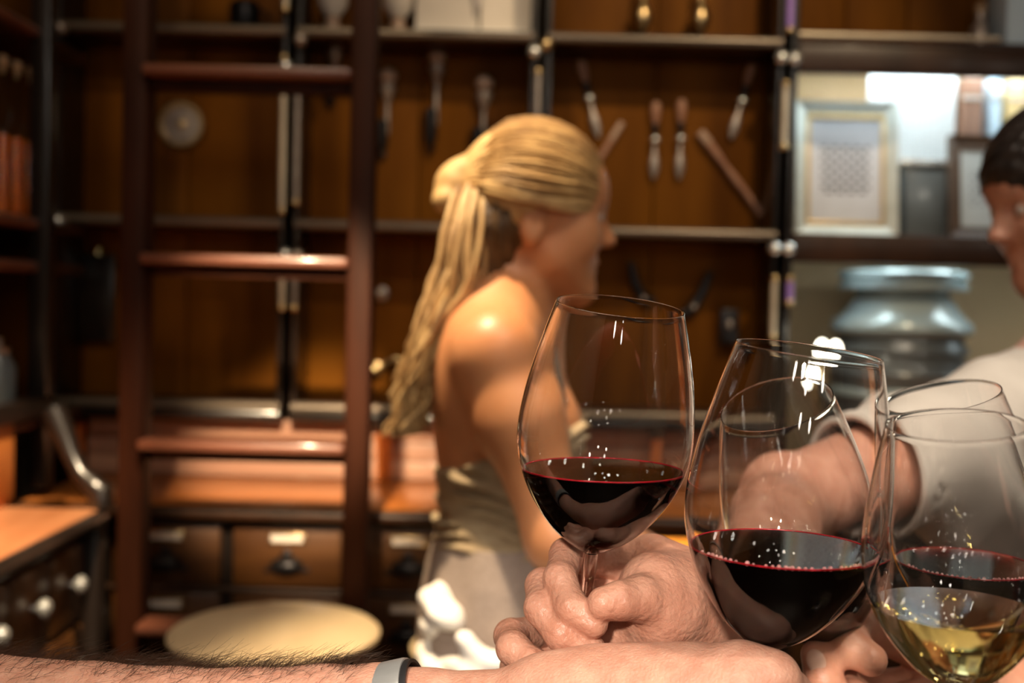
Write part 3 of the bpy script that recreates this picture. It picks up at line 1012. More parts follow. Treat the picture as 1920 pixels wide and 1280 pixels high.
# ---- things hung on and set into the shelving
def hang(px, py0, py1, label, kind, tilt=0., group='corkscrews and tools hung on the shelving'):
    """a tool hung flat on the back boards between two heights"""
    yb = YP - .028
    p1, p0 = at(px, py0, yb), at(px, py1, yb)
    L = p1.z - p0.z
    M = Matrix.Translation(((p0.x + p1.x) / 2, yb, p1.z)) @ Matrix.Rotation(tilt, 4, 'Y')
    nm = {'screw': 'corkscrew', 'tool': 'bar_tool'}[kind]
    r = root(nm, None, label, 'corkscrew' if kind == 'screw' else 'tool', group, M=M)
    if kind == 'screw':
        part('handle_ball', MB().ball((0, 0, -.018), (.021, .016, .019), 12), 'horn', r, local=True)
        part('collar', MB().lathe([(.010, -.034), (.019, -.040), (.019, -.046), (.014, -.060), (.008, -.075), (.006, -.082)], Matrix(), 18), 'old_steel', r, local=True)
        part('shaft', MB().tube([(0, 0, -.078), (0, 0, -L * .72)], .0055, 10), 'old_steel', r, local=True)
        part('worm', MB().tube([(-.010 + .007 * math.cos(t * .9), .004 + .006 * math.sin(t * .9), -L * .58 - (L * .42) * t / 40) for t in range(41)], .0035, 6), 'dark_iron', r, local=True)
        part('barrel', MB().lathe([(.010, -L * .56), (.015, -L * .58), (.015, -L * .84), (.008, -L * .9)], Matrix.Translation((-.012, 0, 0)), 16), 'dark_iron', r, local=True)
    else:
        part('handle', MB().lathe([(.003, 0), (.010, -.004), (.012, -.02), (.009, -L * .22), (.006, -L * .3)], Matrix(), 14), 'pink_wood', r, local=True)
        part('ferrule', MB().lathe([(.007, -L * .29), (.008, -L * .31), (.008, -L * .40), (.005, -L * .43)], Matrix(), 14), 'dark_iron', r, local=True)
        part('rivet', MB().ball((0, -.004, -L * .5), .0105, 12), 'chrome', r, local=True)
        part('blade', MB().lathe([(.004, -L * .48), (.005, -L * .66), (.010, -L * .74), (.0105, -L * .88), (.003, -L)], Matrix.Diagonal((1, .5, 1, 1)), 14), 'old_steel', r, local=True)
    return r


hang(726, 128, 300, 'corkscrew hung nearest the ladder\'s right rail', 'screw')
hang(818, 92, 290, 'large corkscrew hung highest, middle of the three left of the woman\'s head', 'screw')
hang(906, 142, 315, 'corkscrew hung directly above the woman\'s hair', 'screw')
hang(628, 60, 200, 'corkscrew half hidden behind the ladder\'s right rail', 'screw')
hang(1086, 112, 262, 'tool hung slanting right of the post above the woman\'s forehead', 'tool', math.radians(-15))
hang(1228, 190, 335, 'tool hung upright, left one of the close pair', 'tool')
hang(1276, 186, 335, 'tool hung upright, right one of the close pair', 'tool')
hang(1408, 120, 265, 'tool hung slanting left near the right post of its bay', 'tool', math.radians(14))


def stick(p, q, rads, label):
    yb = YP - .024
    a, b = at(*p, yb), at(*q, yb)
    r = root('wooden_stick', (a.x, yb, a.z), label, 'stick', 'corkscrews and tools hung on the shelving')
    n = len(rads)
    pts = [a.lerp(b, i / (n - 1)) for i in range(n)]
    part('shaft', MB().tube(pts[1:], rads[1:], 12), 'pink_wood', r)
    part('grip', MB().tube([a, a.lerp(b, .9 / (n - 1)), a.lerp(b, 1.05 / (n - 1))], [rads[0], rads[0] * 1.15, rads[1]], 12), 'horn', r)


stick((1312, 248), (1440, 418), [.011, .011, .010, .007, .009, .009, .008, .011, .010], 'long slanting stick resting on the shelf right of the woman\'s face')
stick((1166, 230), (1110, 320), [.007, .008, .008, .007], 'short slanting stick behind the woman\'s forehead')
# dark levers in the lower row
for k, (pts, lab) in enumerate((([(1332, 510), (1318, 545), (1300, 575), (1284, 590), (1272, 586)], 'dark curved iron lever on the shelving right of the left wine glass'),
                                ([(1182, 492), (1190, 530), (1206, 560), (1226, 566)], 'dark iron hook behind the rim of the left wine glass'))):
    yb = YP - .024
    P = [at(x, y, yb) for x, y in pts]
    r = root('iron_lever', P[0], lab, 'tool', 'iron levers on the shelving')
    part('lever', MB().tube(P, [.008, .012, .014, .012, .007][:len(P)], 10), 'dark_iron', r)
    part('pin', MB().ball(P[2] + Vector((0, -.008, 0)), .008, 10), 'old_steel', r)
c0, c1 = at(1350, 620, YP - .04), at(1386, 580, YP - .04)
r = root('iron_box', (c0.x, YP - .03, c0.z), 'small dark iron lock box on the back boards left of the niches', 'box')
part('case', MB().box((c0.x, YP - .045, c0.z - .03), (c1.x, YP - .012, c1.z), bev=.004), 'dark_iron', r)
part('keyhole_plate', MB().ball(((c0.x + c1.x) / 2, YP - .046, (c0.z + c1.z) / 2 - .01), (.007, .003, .010), 10), 'old_steel', r)
# brass taps between ladder and woman
for (px, py, m, lab) in ((703, 692, 'brass', 'small brass tap with a ball end between ladder and woman'), (712, 550, 'old_steel', 'steel wall knob between ladder and woman')):
    c = at(px, py, YP - .05)
    r = root('wall_tap', (c.x, YP - .012, c.z), lab, 'tap')
    part('rose', MB().lathe([(.002, 0), (.018, .001), (.016, .006), (.007, .010)], along((c.x, YP - .012, c.z), (c.x, YP - .1, c.z)), 16), m, r)
    part('spout', MB().tube([(c.x, YP - .014, c.z), (c.x, YP - .05, c.z)], .006, 10), m, r)
    part('ball', MB().ball((c.x, YP - .055, c.z), .0115, 12), m, r)
    if m == 'brass':
        q = [at(x, y, YP - .03) for x, y in ((703, 700), (722, 680), (742, 672), (762, 682), (768, 705))]
        part('curl', MB().tube(q, [.004, .006, .007, .006, .004], 10), m, r)
# round plate / dial behind the ladder
c = at(338, 232, YP - .03)
r = root('wall_dial', (c.x, YP - .012, c.z), 'round dull brass dial on the boards behind the ladder', 'dial')
M = along((c.x, YP - .012, c.z), (c.x, YP - 1, c.z))
part('rim', MB().lathe([(.05, 0), (.056, .006), (.052, .014), (.044, .014), (.042, .006), (.042, 0)], M, 32, True), 'brass', r)
part('face', MB().lathe([(.001, .001), (.043, .001), (.043, .006), (.001, .007)], M, 32), 'old_steel', r)
part('hub', MB().lathe([(.001, .006), (.010, .007), (.008, .014), (.001, .016)], M, 16), 'brass', r)
# dark cup shapes hanging over the ladder's top rung
for px, lab in ((462, 'dark pot hook hanging at the top behind the ladder'),):
    c = at(px, 30, YP - .04)
    r = root('hanging_pot', (c.x, YP - .05, ZS[2]), lab, 'pot')
    part('body', MB().lathe([(.002, .001), (.022, .002), (.034, .03), (.036, .06), (.03, .075)], Matrix.Translation((c.x, YP - .055, ZS[2])), 20), 'dark_iron', r)
    part('handle', MB().tube([(c.x + .03, YP - .055, ZS[2] + .06), (c.x + .055, YP - .055, ZS[2] + .05), (c.x + .05, YP - .055, ZS[2] + .025), (c.x + .03, YP - .055, ZS[2] + .02)], .004, 8), 'dark_iron', r)
for px, lab in ((1204, 'amber drop-shaped flask at the top edge, left one'), (1312, 'amber drop-shaped flask at the top edge, right one')):
    c = at(px, 20, YP - .05)
    r = root('drop_flask', (c.x, YP - .05, ZS[2]), lab, 'flask', 'drop flasks at the top edge')
    T = Matrix.Translation((c.x, YP - .06, ZS[2]))
    part('stand', MB().lathe([(.002, .001), (.02, .001), (.02, .006), (.005, .010), (.005, .028)], T, 16), 'dark_iron', r)
    part('bulb', MB().lathe([(.003, .024), (.012, .03), (.022, .05), (.024, .065), (.018, .085), (.008, .10), (.007, .15)], T, 20), 'brass', r)
# papers and boxes on the top shelf
r = root('open_book', (at(890, 40, YF + .08).x, YF + .08, ZS[2]), 'large open book with white pages on the top shelf', 'book')
xa, xb = at(780, 40, YF + .07).x, at(1000, 40, YF + .07).x
xm = (xa + xb) / 2 + .01
for nm, u0, u1, l in (('page_block', xa, xm - .003, 1), ('page_block', xm + .003, xb - .006, -1)):
    part(nm, MB().prism([(u0, 0), (u1, 0), (u1 - .004 * l * 0, .165), (u0, .165)], lambda p: Vector((p[0], YF + .095 - .1 * 0, ZS[2] + .012 + p[1])), lambda p: Vector((p[0], YF + .075 - (.012 if (p[0] in (u0,) and l > 0) or (p[0] == u1 and l < 0) else 0), ZS[2] + .012 + p[1]))), 'paper', r)
part('cover', MB().box((xa - .004, YF + .096, ZS[2] + .008), (xb + .0, YF + .104, ZS[2] + .18), bev=.002), 'brown_frame', r)
part('rest', MB().box((xa - .002, YF + .03, ZS[2] + .001), (xb - .004, YF + .104, ZS[2] + .012), bev=.003), 'white_board', r)
part('ornament', MB().prism([(xm - .022, .19), (xm + .024, .19), (xm - .004, .05)], lambda p: Vector((p[0], YF + .066, ZS[2] + p[1])), lambda p: Vector((p[0], YF + .060, ZS[2] + p[1]))), 'old_steel', r)
for (xa_, xb_, yb_, lab) in ((594, 652, 14, 'rounded white bowl on the top shelf above the ladder'), (716, 776, 10, 'rounded white bowl on the top shelf beside the open book')):
    a, b = at(xa_, yb_, YF + .08), at(xb_, yb_, YF + .08)
    w = (b.x - a.x) / 2
    T = Matrix.Translation(((a.x + b.x) / 2, YF + .085, ZS[2]))
    r = root('bowl', T.translation, lab, 'bowl', 'white bowls on the top shelf')
    part('foot', MB().lathe([(.002, .0005), (w * .6, .001), (w * .5, .03), (w * .4, .045)], T, 20), 'horn', r)
    part('cup', MB().lathe([(.002, .043), (w * .5, .046), (w * .95, .07), (w, .10), (w, .13), (w * .94, .13), (w * .9, .1), (.002, .06)], T, 28), 'paper', r)
# ---------------------------------------------------------------- wine glasses
def catmull(pts, n):
    P = [np.array(list(p), float) for p in pts]
    P = [2 * P[0] - P[1]] + P + [2 * P[-1] - P[-2]]
    out = []
    m = len(P) - 3
    for i in range(n):
        u = i / (n - 1) * m
        k = min(int(u), m - 1)
        t = u - k
        a, b, c, d = P[k:k + 4]
        out.append(.5 * ((2 * b) + (c - a) * t + (2 * a - 5 * b + 4 * c - d) * t * t + (3 * b - a - 3 * c + d) * t ** 3))
    return out


PROF = [(0, .715), (.1, .795), (.2, .868), (.3, .932), (.4, .977), (.5, 1.0), (.6, .978), (.7, .885), (.78, .765), (.86, .60), (.92, .435), (.97, .235), (1.0, .085)]


def wine_glass(rim, bot, Y, lean, dia, level, wine, label, foam=False, stem_len=.088):
    pr, pb = at(*rim, Y - lean), at(*bot, Y)
    ax = pr - pb
    H = ax.length
    ax.normalize()
    q = ax.to_track_quat('Z', 'Y')
    M = Matrix.Translation(pb - ax * stem_len) @ q.to_matrix().to_4x4()
    g = root('wine_glass', None, label, 'wine glass', 'wine glasses raised in a toast', M=M)
    R = dia / 2
    out = [(p[1] * R, stem_len + (1 - p[0]) * H) for p in catmull(PROF, 56)]
    th = .0007
    inn = []
    for i, (r, z) in enumerate(out):
        a, b = np.array(out[max(i - 1, 0)]), np.array(out[min(i + 1, len(out) - 1)])
        t = (b - a) / np.linalg.norm(b - a)
        nrm = np.array((-t[1], t[0]))          # outward, as z falls along the list
        k = th + .0014 * max(0, (i / 55 - .86) / .14)
        p = np.array((r, z)) - nrm * k if nrm[0] > 0 else np.array((r, z)) + nrm * k
        if p[0] > .0015:
            inn.append((p[0], p[1]))
    zmin = inn[-1][1]
    inn.append((inn[-1][0] * .5, zmin - .0005))
    inn.append((.0001, zmin - .0007))
    rim_z = out[0][1]
    rc, rr = (out[0][0] + inn[0][0]) / 2, (out[0][0] - inn[0][0]) / 2
    rim_pts = [(rc + rr * 1.15 * math.cos(math.pi * j / 8), rim_z + rr * 1.15 * math.sin(math.pi * j / 8)) for j in range(1, 8)]
    N = 96
    Mi = M.inverted()
    co = Mi @ at(*level, Y)
    no = (Mi.to_3x3() @ Vector((0, 0, 1))).normalized()

    def cut(geo, keep_above):
        bm = bmesh.new()
        bm.from_mesh(geo)
        res = bmesh.ops.bisect_plane(bm, geom=bm.verts[:] + bm.edges[:] + bm.faces[:], plane_co=co, plane_no=no, clear_outer=not keep_above, clear_inner=keep_above)
        return bm, [e for e in res['geom_cut'] if isinstance(e, bmesh.types.BMEdge)]
    outer = MB().lathe([(.0001, out[-1][1] - .0004)] + [(r, z) for r, z in out[::-1]] + rim_pts + [inn[0]], Matrix(), N, caps=False).mesh('bowl')
    hollow = MB().lathe(inn, Matrix(), N, caps=False).mesh('hollow')
    bm, _ = cut(hollow, True)                             # the inner wall down to the wine; the wine closes the rest
    bm.from_mesh(outer)
    bmesh.ops.remove_doubles(bm, verts=bm.verts, dist=2e-5)
    bmesh.ops.recalc_face_normals(bm, faces=bm.faces)
    bm.to_mesh(outer)
    bm.free()
    outer.polygons.foreach_set('use_smooth', [True] * len(outer.polygons))
    part('bowl', outer, 'clear_glass', g, local=True)
    st = [(.0001, .0038), (.0055, .0042), (.0042, .012), (.0036, .03), (.0036, stem_len - .02), (.0042, stem_len - .008), (out[-1][0] * .98, stem_len - .0003)]
    part('stem', MB().lathe(st, Matrix(), 32), 'clear_glass', g, local=True)
    part('foot', MB().lathe([(.0001, .0), (.034, .0), (.0352, .0009), (.034, .0018), (.014, .0030), (.0052, .0042), (.0001, .0046)], Matrix(), 64), 'clear_glass', g, local=True)
    # wine: the hollow of the bowl cut by the level
    me = hollow
    bm, edges = cut(me, False)
    bmesh.ops.contextual_create(bm, geom=edges)
    lay = bm.faces.layers.float.new('level')
    bm.faces.ensure_lookup_table()
    for f in bm.faces:
        f[lay] = 1.0 if all(abs((v.co - co).dot(no)) < 1e-5 for v in f.verts) else 0.0
    bmesh.ops.recalc_face_normals(bm, faces=bm.faces)
    rimv = [v.co.copy() for v in bm.verts if abs((v.co - co).dot(no)) < 1e-5]
    bm.to_mesh(me)
    bm.free()
    me.polygons.foreach_set('use_smooth', [True] * len(me.polygons))
    me.set_sharp_from_angle(angle=math.radians(35))
    part('wine', me, wine, g, local=True)
    if wine == 'red_wine':
        cen = sum(rimv, Vector()) / len(rimv)
        ring = sorted(rimv, key=lambda v: math.atan2(v.y - cen.y, v.x - cen.x))
        ring = [cen + (v - cen) * .985 for v in ring]
        part('meniscus_glow', MB().tube(ring + ring[:1], .00045, 6, False), 'meniscus_glow', g, local=True)
    if foam:
        cen = sum(rimv, Vector()) / len(rimv)
        mb = MB()
        rnd = random.Random(4)
        near = (Mi.to_3x3() @ Vector((0, -1, 0)))
        for v in rimv:
            if (v - cen).normalized().dot(near) > .25 and rnd.random() < .85:
                s = rnd.uniform(.0007, .0012)
                mb.ball(cen + (v - cen) * .965 + no * s * .3, s, 6)
        setp(part('bubbles', mb, 'froth', g, local=True), kind='stuff')
    return g


g1 = wine_glass((1163, 574), (1108, 1034), .602, .022, .0950, (1122, 874), 'red_wine', 'red wine glass raised highest, leftmost of the five glasses')
g2 = wine_glass((1516, 657), (1432, 1216), .550, .012, .0990, (1455, 1022), 'red_wine', 'largest red wine glass in front, held above the hairy forearm', foam=True)
g3 = wine_glass((1452, 756), (1552, 1206), .690, .050, .0960, (1520, 1015), 'red_wine', 'wine glass seen through the large front one, rim tipped left', foam=False)
g4 = wine_glass((1765, 743), (1850, 1215), .672, .020, .0940, (1795, 1048), 'red_wine', 'red wine glass behind the white wine glass', foam=True)
g5 = wine_glass((1792, 796), (1797, 1292), .490, .016, .0812, (1795, 1132), 'white_wine', 'white wine glass at the lower right corner')


# ---------------------------------------------------------------- people
def head_field(fd, M, k=.012, male=False):
    """head in its own frame (x forward, y left, z up, origin between the ears), added to a field"""
    R = np.array(M.to_3x3())

    def w(x, y, z):
        return np.array(M @ Vector((x, y, z)))

    def e(c, r, kk=k, sub=False):
        fd.ell(w(*c), r, kk, R, sub)

    def s(a, b, ra, rb, kk=k):
        fd.seg(w(*a), w(*b), ra, rb, kk)
    e((.004, 0, .042), (.092, .074, .092), .0)
    e((.052, 0, -.005), (.048, .058, .080), .03)
    e((.055, 0, .060), (.046, .058, .045), .03)
    s((.035, -.035, -.045), (.068, -.012, -.078), .028, .020, .03)
    s((.035, .035, -.045), (.068, .012, -.078), .028, .020, .03)
    e((.080, 0, -.080), (.017, .020, .016), .016)
    s((.083, -.024, .040), (.083, .024, .040), .0125, .0125, .012)
    s((.093, 0, .022), (.112, 0, -.008), .0075, .0105, .010)
    e((.111, 0, -.011), (.0125, .012, .0095), .006)
    for sy in (-1, 1):
        e((.100, sy * .011, -.014), (.010, .007, .007), .006)
        e((.060, sy * .038, -.012), (.030, .022, .028), .02)
        e((.098, sy * .031, .017), (.016, .016, .011), .010, True)
        e((.084, sy * .031, .018), (.0125, .0125, .0125), .002)
        e((-.004, sy * .072, -.004), (.017, .009, .029), .008)
        e((.000, sy * .083, .000), (.009, .007, .016), .005, True)
    e((.0925, 0, -.043), (.0095, .021, .0065), .006)
    e((.0905, 0, -.053), (.0095, .019, .0070), .005)
    e((.102, 0, -.0485), (.010, .022, .0018), .003, True)


YWO = 1.5


def Wp(px, py, dy=0.):
    """a point of the woman's mid-plane, moved sideways by dy"""
    p = at(px, py, YWO)
    return Vector((p.x, p.y + dy, p.z))


wom = root('person', (Wp(930, 900).x, YWO, 0), 'woman with long blonde ponytail and bare shoulders standing in profile by the shelves', 'person')
HM = Matrix.Translation(Wp(990, 424)) @ Matrix.Rotation(math.radians(7), 4, 'Z') @ Matrix.Rotation(math.radians(3), 4, 'Y')
fd = Field((-.22, 1.22, .55), (.34, 1.78, 1.64), .0042)
head_field(fd, HM)
sR, sL = at(930, 662, 1.355), Wp(955, 655, .155)
eR = at(1048, 1010, 1.325)
fd.seg(Wp(975, 470), Wp(938, 600), .050, .052, .03)
fd.seg(Wp(925, 590, -.03), sR, .045, .048, .05)
fd.seg(Wp(925, 590, .03), sL, .045, .048, .05)
fd.ell(Wp(930, 740), (.088, .146, .165), .04)
fd.ell(Wp(885, 690, -.07), (.045, .06, .075), .04)
fd.ell(Wp(1010, 800, -.06), (.055, .06, .06), .04)
fd.ell(Wp(1010, 800, .06), (.055, .06, .06), .04)
fd.ell(Wp(938, 930), (.074, .115, .17), .04)
fd.ell(Wp(938, 1110), (.095, .135, .15), .04)
for sy in (-.065, .065):
    fd.seg(Wp(938, 1190, sy), Wp(938, 1500, sy), .065, .06, .03)
fd.chain([sR, sR.lerp(eR, .35), eR, at(1150, 1085, 1.42), at(1225, 1090, 1.50)], [.053, .049, .037, .031, .024], .022, .03)
hb = at(1225, 1090, 1.50)
for k in range(4):
    v = Vector((.055, .045, .012 - k * .012))
    fd.chain([hb, hb + v * .9 + Vector((0, 0, .006 - k * .006)), hb + v * 1.2 + Vector((.02, -.005, -.028))], [.014, .009, .0075], .008, .004)
fd.chain([hb, hb + Vector((.025, -.02, .022)), hb + Vector((.06, -.012, .026))], [.013, .010, .008], .008, .004)
eL = Wp(1030, 985, .20)
fd.chain([sL, eL, Wp(1160, 1040, .12), Wp(1230, 1060, .10)], [.052, .037, .03, .024], .022, .03)
part('body', fd.mesh('body', 2), 'skin_tan', wom)
R_ = np.array(HM.to_3x3())
for sy, nm in ((-1, 'eye'), (1, 'eye')):
    e_ = part(nm, MB().ball(HM @ Vector((.0848, sy * .031, .018)), .0115, 12), 'eye_white', wom)
    part('iris', MB().ball(HM @ Vector((.0940, sy * .0315, .018)), (.0038, .0055, .0055), 8, HM.to_3x3().to_4x4()), 'dark_hair', e_)

# hair: cap, knot, locks
fh = Field((-.20, 1.38, 1.2), (.20, 1.62, 1.64), .003)
hc = HM @ Vector((.0, 0, .047))
fh.ell(hc, (.102, .084, .094), 0, R_)
P = fh.full()
p0 = np.array(Wp(1122, 318))
nrm = np.array((.60, 0, -.80))
d = (P - p0) @ nrm
# the hairline dips over the ear, then runs down to the nape
d2 = np.minimum(d, (P - np.array(Wp(985, 430))) @ np.array((.93, 0, -.36)))
fh.d = np.maximum(fh.d, d2.astype(np.float32))
a_ = np.arctan2(P[..., 1] - YWO, P[..., 2] - hc.z)
fh.d = (fh.d + .0012 * np.sin(a_ * 46 + 9 * P[..., 0] * 10)).astype(np.float32)
fh.ell(Wp(862, 352, -.01), (.034, .034, .036), .008)
fh.ell(Wp(878, 322, -.01), (.026, .03, .02), .008)
fh.ell(Wp(845, 378, -.02), (.024, .028, .022), .006)
hair = part('hair', fh.mesh('hair', 2), 'blonde', wom)
fu = Field((-.16, 1.40, 1.2), (.12, 1.60, 1.58), .004)
fu.ell(Wp(940, 415), (.042, .072, .060), .0)
fu.seg(Wp(928, 440, -.035), Wp(912, 525, -.04), .040, .026, .03)
P = fu.full()
fu.d = (fu.d + .003 * np.sin(P[..., 0] * 420 + 40 * P[..., 2]) ).astype(np.float32)
part('nape_hair', fu.mesh('nape_hair', 1), 'blonde_shaded', wom)

rnd = random.Random(11)
mb = MB()


def locks(mb, guide, count, spread, r0, wav, n=14):
    G = catmull(guide, n)
    for _ in range(count):
        o = Vector((rnd.gauss(0, 1), rnd.gauss(0, 1), rnd.gauss(0, .5)))
        ph, fr = rnd.uniform(0, 6.28), rnd.uniform(1.5, 3.2)
        pts, rad = [], []
        sc = rnd.uniform(.85, 1.05)
        for i, g in enumerate(G):
            u = i / (n - 1)
            s = spread * (.35 + .65 * math.sin(math.pi * min(1, u * .75 + .15)))
            wv = wav * u * math.sin(ph + fr * 6.28 * u)
            pts.append(Vector(g) + o * s * (1 - .35 * u) + Vector((wv, wv * .6, 0)))
            rad.append(r0 * (1 - .75 * u ** 2) * sc)
        mb.tube(pts, rad, 5)


locks(mb, [Wp(892, 360, -.03), Wp(872, 430, -.05), Wp(868, 500, -.06), Wp(840, 590, -.08), Wp(802, 680, -.085), Wp(778, 760, -.085), Wp(768, 800, -.085)], 90, .0135, .0040, .016)
locks(mb, [Wp(888, 370, -.05), Wp(876, 440, -.07), Wp(866, 540, -.08), Wp(822, 630, -.085), Wp(786, 730, -.085)], 40, .011, .0046, .010)
locks(mb, [Wp(880, 360, -.02), Wp(848, 450, -.04), Wp(835, 540, -.06), Wp(800, 650, -.07), Wp(772, 720, -.07), Wp(785, 790, -.07)], 26, .011, .0034, .016)
part('ponytail', mb, 'blonde', wom)
mb = MB()
locks(mb, [Wp(890, 366, -.04), Wp(874, 440, -.06), Wp(866, 520, -.07), Wp(835, 610, -.085), Wp(798, 700, -.09), Wp(776, 780, -.09)], 34, .0145, .0036, .016)
part('ponytail_lowlights', mb, 'blonde_low', wom)
knot = Wp(884, 355, -.03)
for nm, m, cnt in (('combed_strands', 'blonde', 210), ('lowlight_strands', 'blonde_low', 95)):
    mb = MB()
    for k in range(cnt):                              # strands combed back over the head to the knot
        u = rnd.random()
        phi = math.radians(-35 + 140 * u)
        t0 = math.radians(24 + 30 * max(0, u - .35) + rnd.gauss(0, 2))
        t1 = math.radians(160)
        g = []
        wv, ph = rnd.uniform(.03, .10), rnd.uniform(0, 6.28)
        lift = rnd.uniform(-.001, .0035)
        for i in range(7):
            q = i / 6
            t = t0 + (t1 - t0) * q
            f = phi * (1 - .25 * q) + wv * math.sin(ph + 5 * q) + .22 * math.sin(math.pi * q) * max(0, u - .5)
            r_ = 1 + (lift + .004 * math.sin(math.pi * q)) / .1
            p = HM @ Vector((.103 * r_ * math.cos(t), -.0865 * r_ * math.sin(t) * math.sin(f), .045 + .0945 * r_ * math.sin(t) * math.cos(f)))
            w = max(0, (q - .62) / .38) ** 1.5
            g.append(p.lerp(knot + Vector((rnd.gauss(0, .004), rnd.gauss(0, .006), rnd.gauss(0, .006))), w))
        r0 = rnd.uniform(.0014, .0030)
        mb.tube(catmull(g, 14), [r0 * x for x in (.4, .8, 1, 1.1, 1.15, 1.15, 1.1, 1.1, 1.1, 1.05, 1, 1, .9, .8)], 5)
    part(nm, mb, m, wom)

# ruched strapless top, halter strap, skirt, sash
ft = Field((-.16, 1.30, .92), (.20, 1.70, 1.26), .0035)
ft.ell(Wp(930, 740), (.088, .146, .165), 0)
ft.ell(Wp(1010, 800, -.06), (.055, .06, .06), .04)
ft.ell(Wp(1010, 800, .06), (.055, .06, .06), .04)
ft.ell(Wp(938, 930), (.074, .115, .17), .04)
ft.ell(Wp(938, 1110), (.095, .135, .15), .04)
P = ft.full()
ruche = .0034 * np.sin(P[..., 2] * 300 + 5 * np.sin(P[..., 0] * 30 + P[..., 1] * 23) + 3 * np.sin(P[..., 1] * 37 + P[..., 2] * 40)) * (1 + np.sin(P[..., 0] * 55 + P[..., 2] * 60))
ft.d = (ft.d - .006 - ruche).astype(np.float32)
top_cut = (P - np.array(Wp(815, 872))) @ (np.array((-.40, 0, 1.0)) / 1.077)
bot_cut = (Wp(930, 1012).z - P[..., 2])
ft.d = np.maximum(ft.d, np.maximum(top_cut, bot_cut)).astype(np.float32)
part('strapless_top', ft.mesh('strapless_top', 1), 'olive_top', wom)
part('halter_strap', MB().tube(catmull([Wp(922, 545, -.035), Wp(950, 555, -.062), Wp(985, 600, -.088), Wp(1012, 660, -.095), Wp(1035, 730, -.095), Wp(1045, 790, -.09)], 16), .0095, 10), 'strap', wom)

vs, fs = [], []
N, prof = 64, [(996, .092, .132), (1005, .094, .134), (1060, .104, .148), (1130, .112, .158), (1250, .116, .162), (1500, .125, .170), (1800, .14, .19)]
rings = []
for py, rx, ry in prof:
    c = Wp(940, py)
    rings.append((c, rx, ry))
fine = []
for i in range(len(rings) - 1):
    for j in range(6):
        t = j / 6
        fine.append((rings[i][0].lerp(rings[i + 1][0], t), rings[i][1] * (1 - t) + rings[i + 1][1] * t, rings[i][2] * (1 - t) + rings[i + 1][2] * t))
fine.append(rings[-1])
mb = MB()
for i, (c, rx, ry) in enumerate(fine):
    f = min(1, i / 18)
    for j in range(N):
        a = 2 * math.pi * j / N
        w = 1 + f * .035 * math.sin(a * 7 + .6 * math.sin(i * .2)) + f * .02 * math.sin(a * 13 + 1)
        vs.append((c.x + rx * w * math.cos(a), c.y + ry * w * math.sin(a), c.z))
for i in range(len(fine) - 1):
    for j in range(N):
        fs.append((i * N + j, i * N + (j + 1) % N, (i + 1) * N + (j + 1) % N, (i + 1) * N + j))
fs.append(tuple(range(N)))
part('skirt', mb.add(vs, fs), 'taupe_skirt', wom)
# white sash: a band slanting over the hip and a soft bow at the back
fs_ = Field((-.26, 1.24, .80), (.16, 1.76, 1.10), .0036)
band = [Wp(800, 1195, -.06), Wp(835, 1192, -.145), Wp(900, 1172, -.185), Wp(955, 1150, -.19), Wp(1010, 1120, -.165), Wp(1045, 1100, -.12)]
fs_.chain(catmull(band, 14), [.012, .014, .015, .016, .015, .014, .013, .012, .012, .011, .010, .010, .009, .008], .006, .01)
fs_.seg(Wp(885, 1120, -.185), Wp(905, 1180, -.19), .012, .018, .02)
fs_.ell(Wp(832, 1090, -.10), (.026, .03, .026), .012)
fs_.ell(Wp(848, 1104, -.13), (.026, .03, .020), .012)
fs_.ell(Wp(822, 1128, -.10), (.016, .026, .014), .008)
fs_.seg(Wp(822, 1130, -.10), Wp(812, 1190, -.10), .009, .011, .01)
P = fs_.full()
fs_.d = (fs_.d + .0025 * np.sin(P[..., 2] * 170 + P[..., 0] * 90)).astype(np.float32)
part('sash', fs_.mesh('sash', 2), 'white_cloth', wom)

# ---- man at the right edge, arm stretched out to hold the left glass
man = root('person', (at(2100, 800, 1.35).x, 1.35, 0), 'dark-haired man in a beige shirt at the right edge, holding out the left glass', 'person')
ear = at(2012, 392, 1.47)
HM2 = Matrix.Translation(ear) @ Matrix.Rotation(math.radians(186), 4, 'Z') @ Matrix.Rotation(math.radians(15), 4, 'Y')
fm = Field((.52, 1.02, .90), (1.12, 1.66, 1.66), .0048)
head_field(fm, HM2)
nb = at(2050, 620, 1.42)
fm.seg(ear + Vector((.015, 0, -.03)), nb, .058, .062, .03)
shR = at(1872, 800, 1.19)
shL = nb + Vector((.26, .10, -.06))
fm.seg(nb, shR, .05, .052, .04)
fm.seg(nb, shL, .055, .062, .05)
tc_ = nb + Vector((.06, -.03, -.27))
fm.ell(tc_, (.19, .13, .24), .06)
mesh_head = fm.mesh('body', 2)
# fine field: upper arm, forearm, hand
elb = at(1468, 945, .955)
wri = at(1352, 1140, .672)
fa = Field((.12, .66, 1.05), (.56, 1.26, 1.34), .004)
fa.chain([shR, shR.lerp(elb, .5), elb], [.054, .046, .040], .0, .02)
fa.chain([elb, elb.lerp(wri, .3), wri], [.040, .038, .026], .015, .02)
fa.ell(elb + Vector((-.006, .012, .006)), (.032, .032, .032), .02)
mesh_arm = fa.mesh('arm', 2)


def hand(fingers, palm, lo_hi, res=.00125, k=.0035, extra=()):
    """palm: capsules that blend softly; fingers: chains of joints with knuckle bends"""
    fh_ = Field(*lo_hi, res)
    for a, b, ra, rb, kk in palm:
        fh_.seg(np.array(a), np.array(b), ra, rb, kk)
    for pts, rad, kk in fingers:
        fh_.chain(pts, rad, kk, .0035)
    for c, r, kk, sub in extra:
        fh_.ell(np.array(c), r, kk, None, sub)
    return fh_


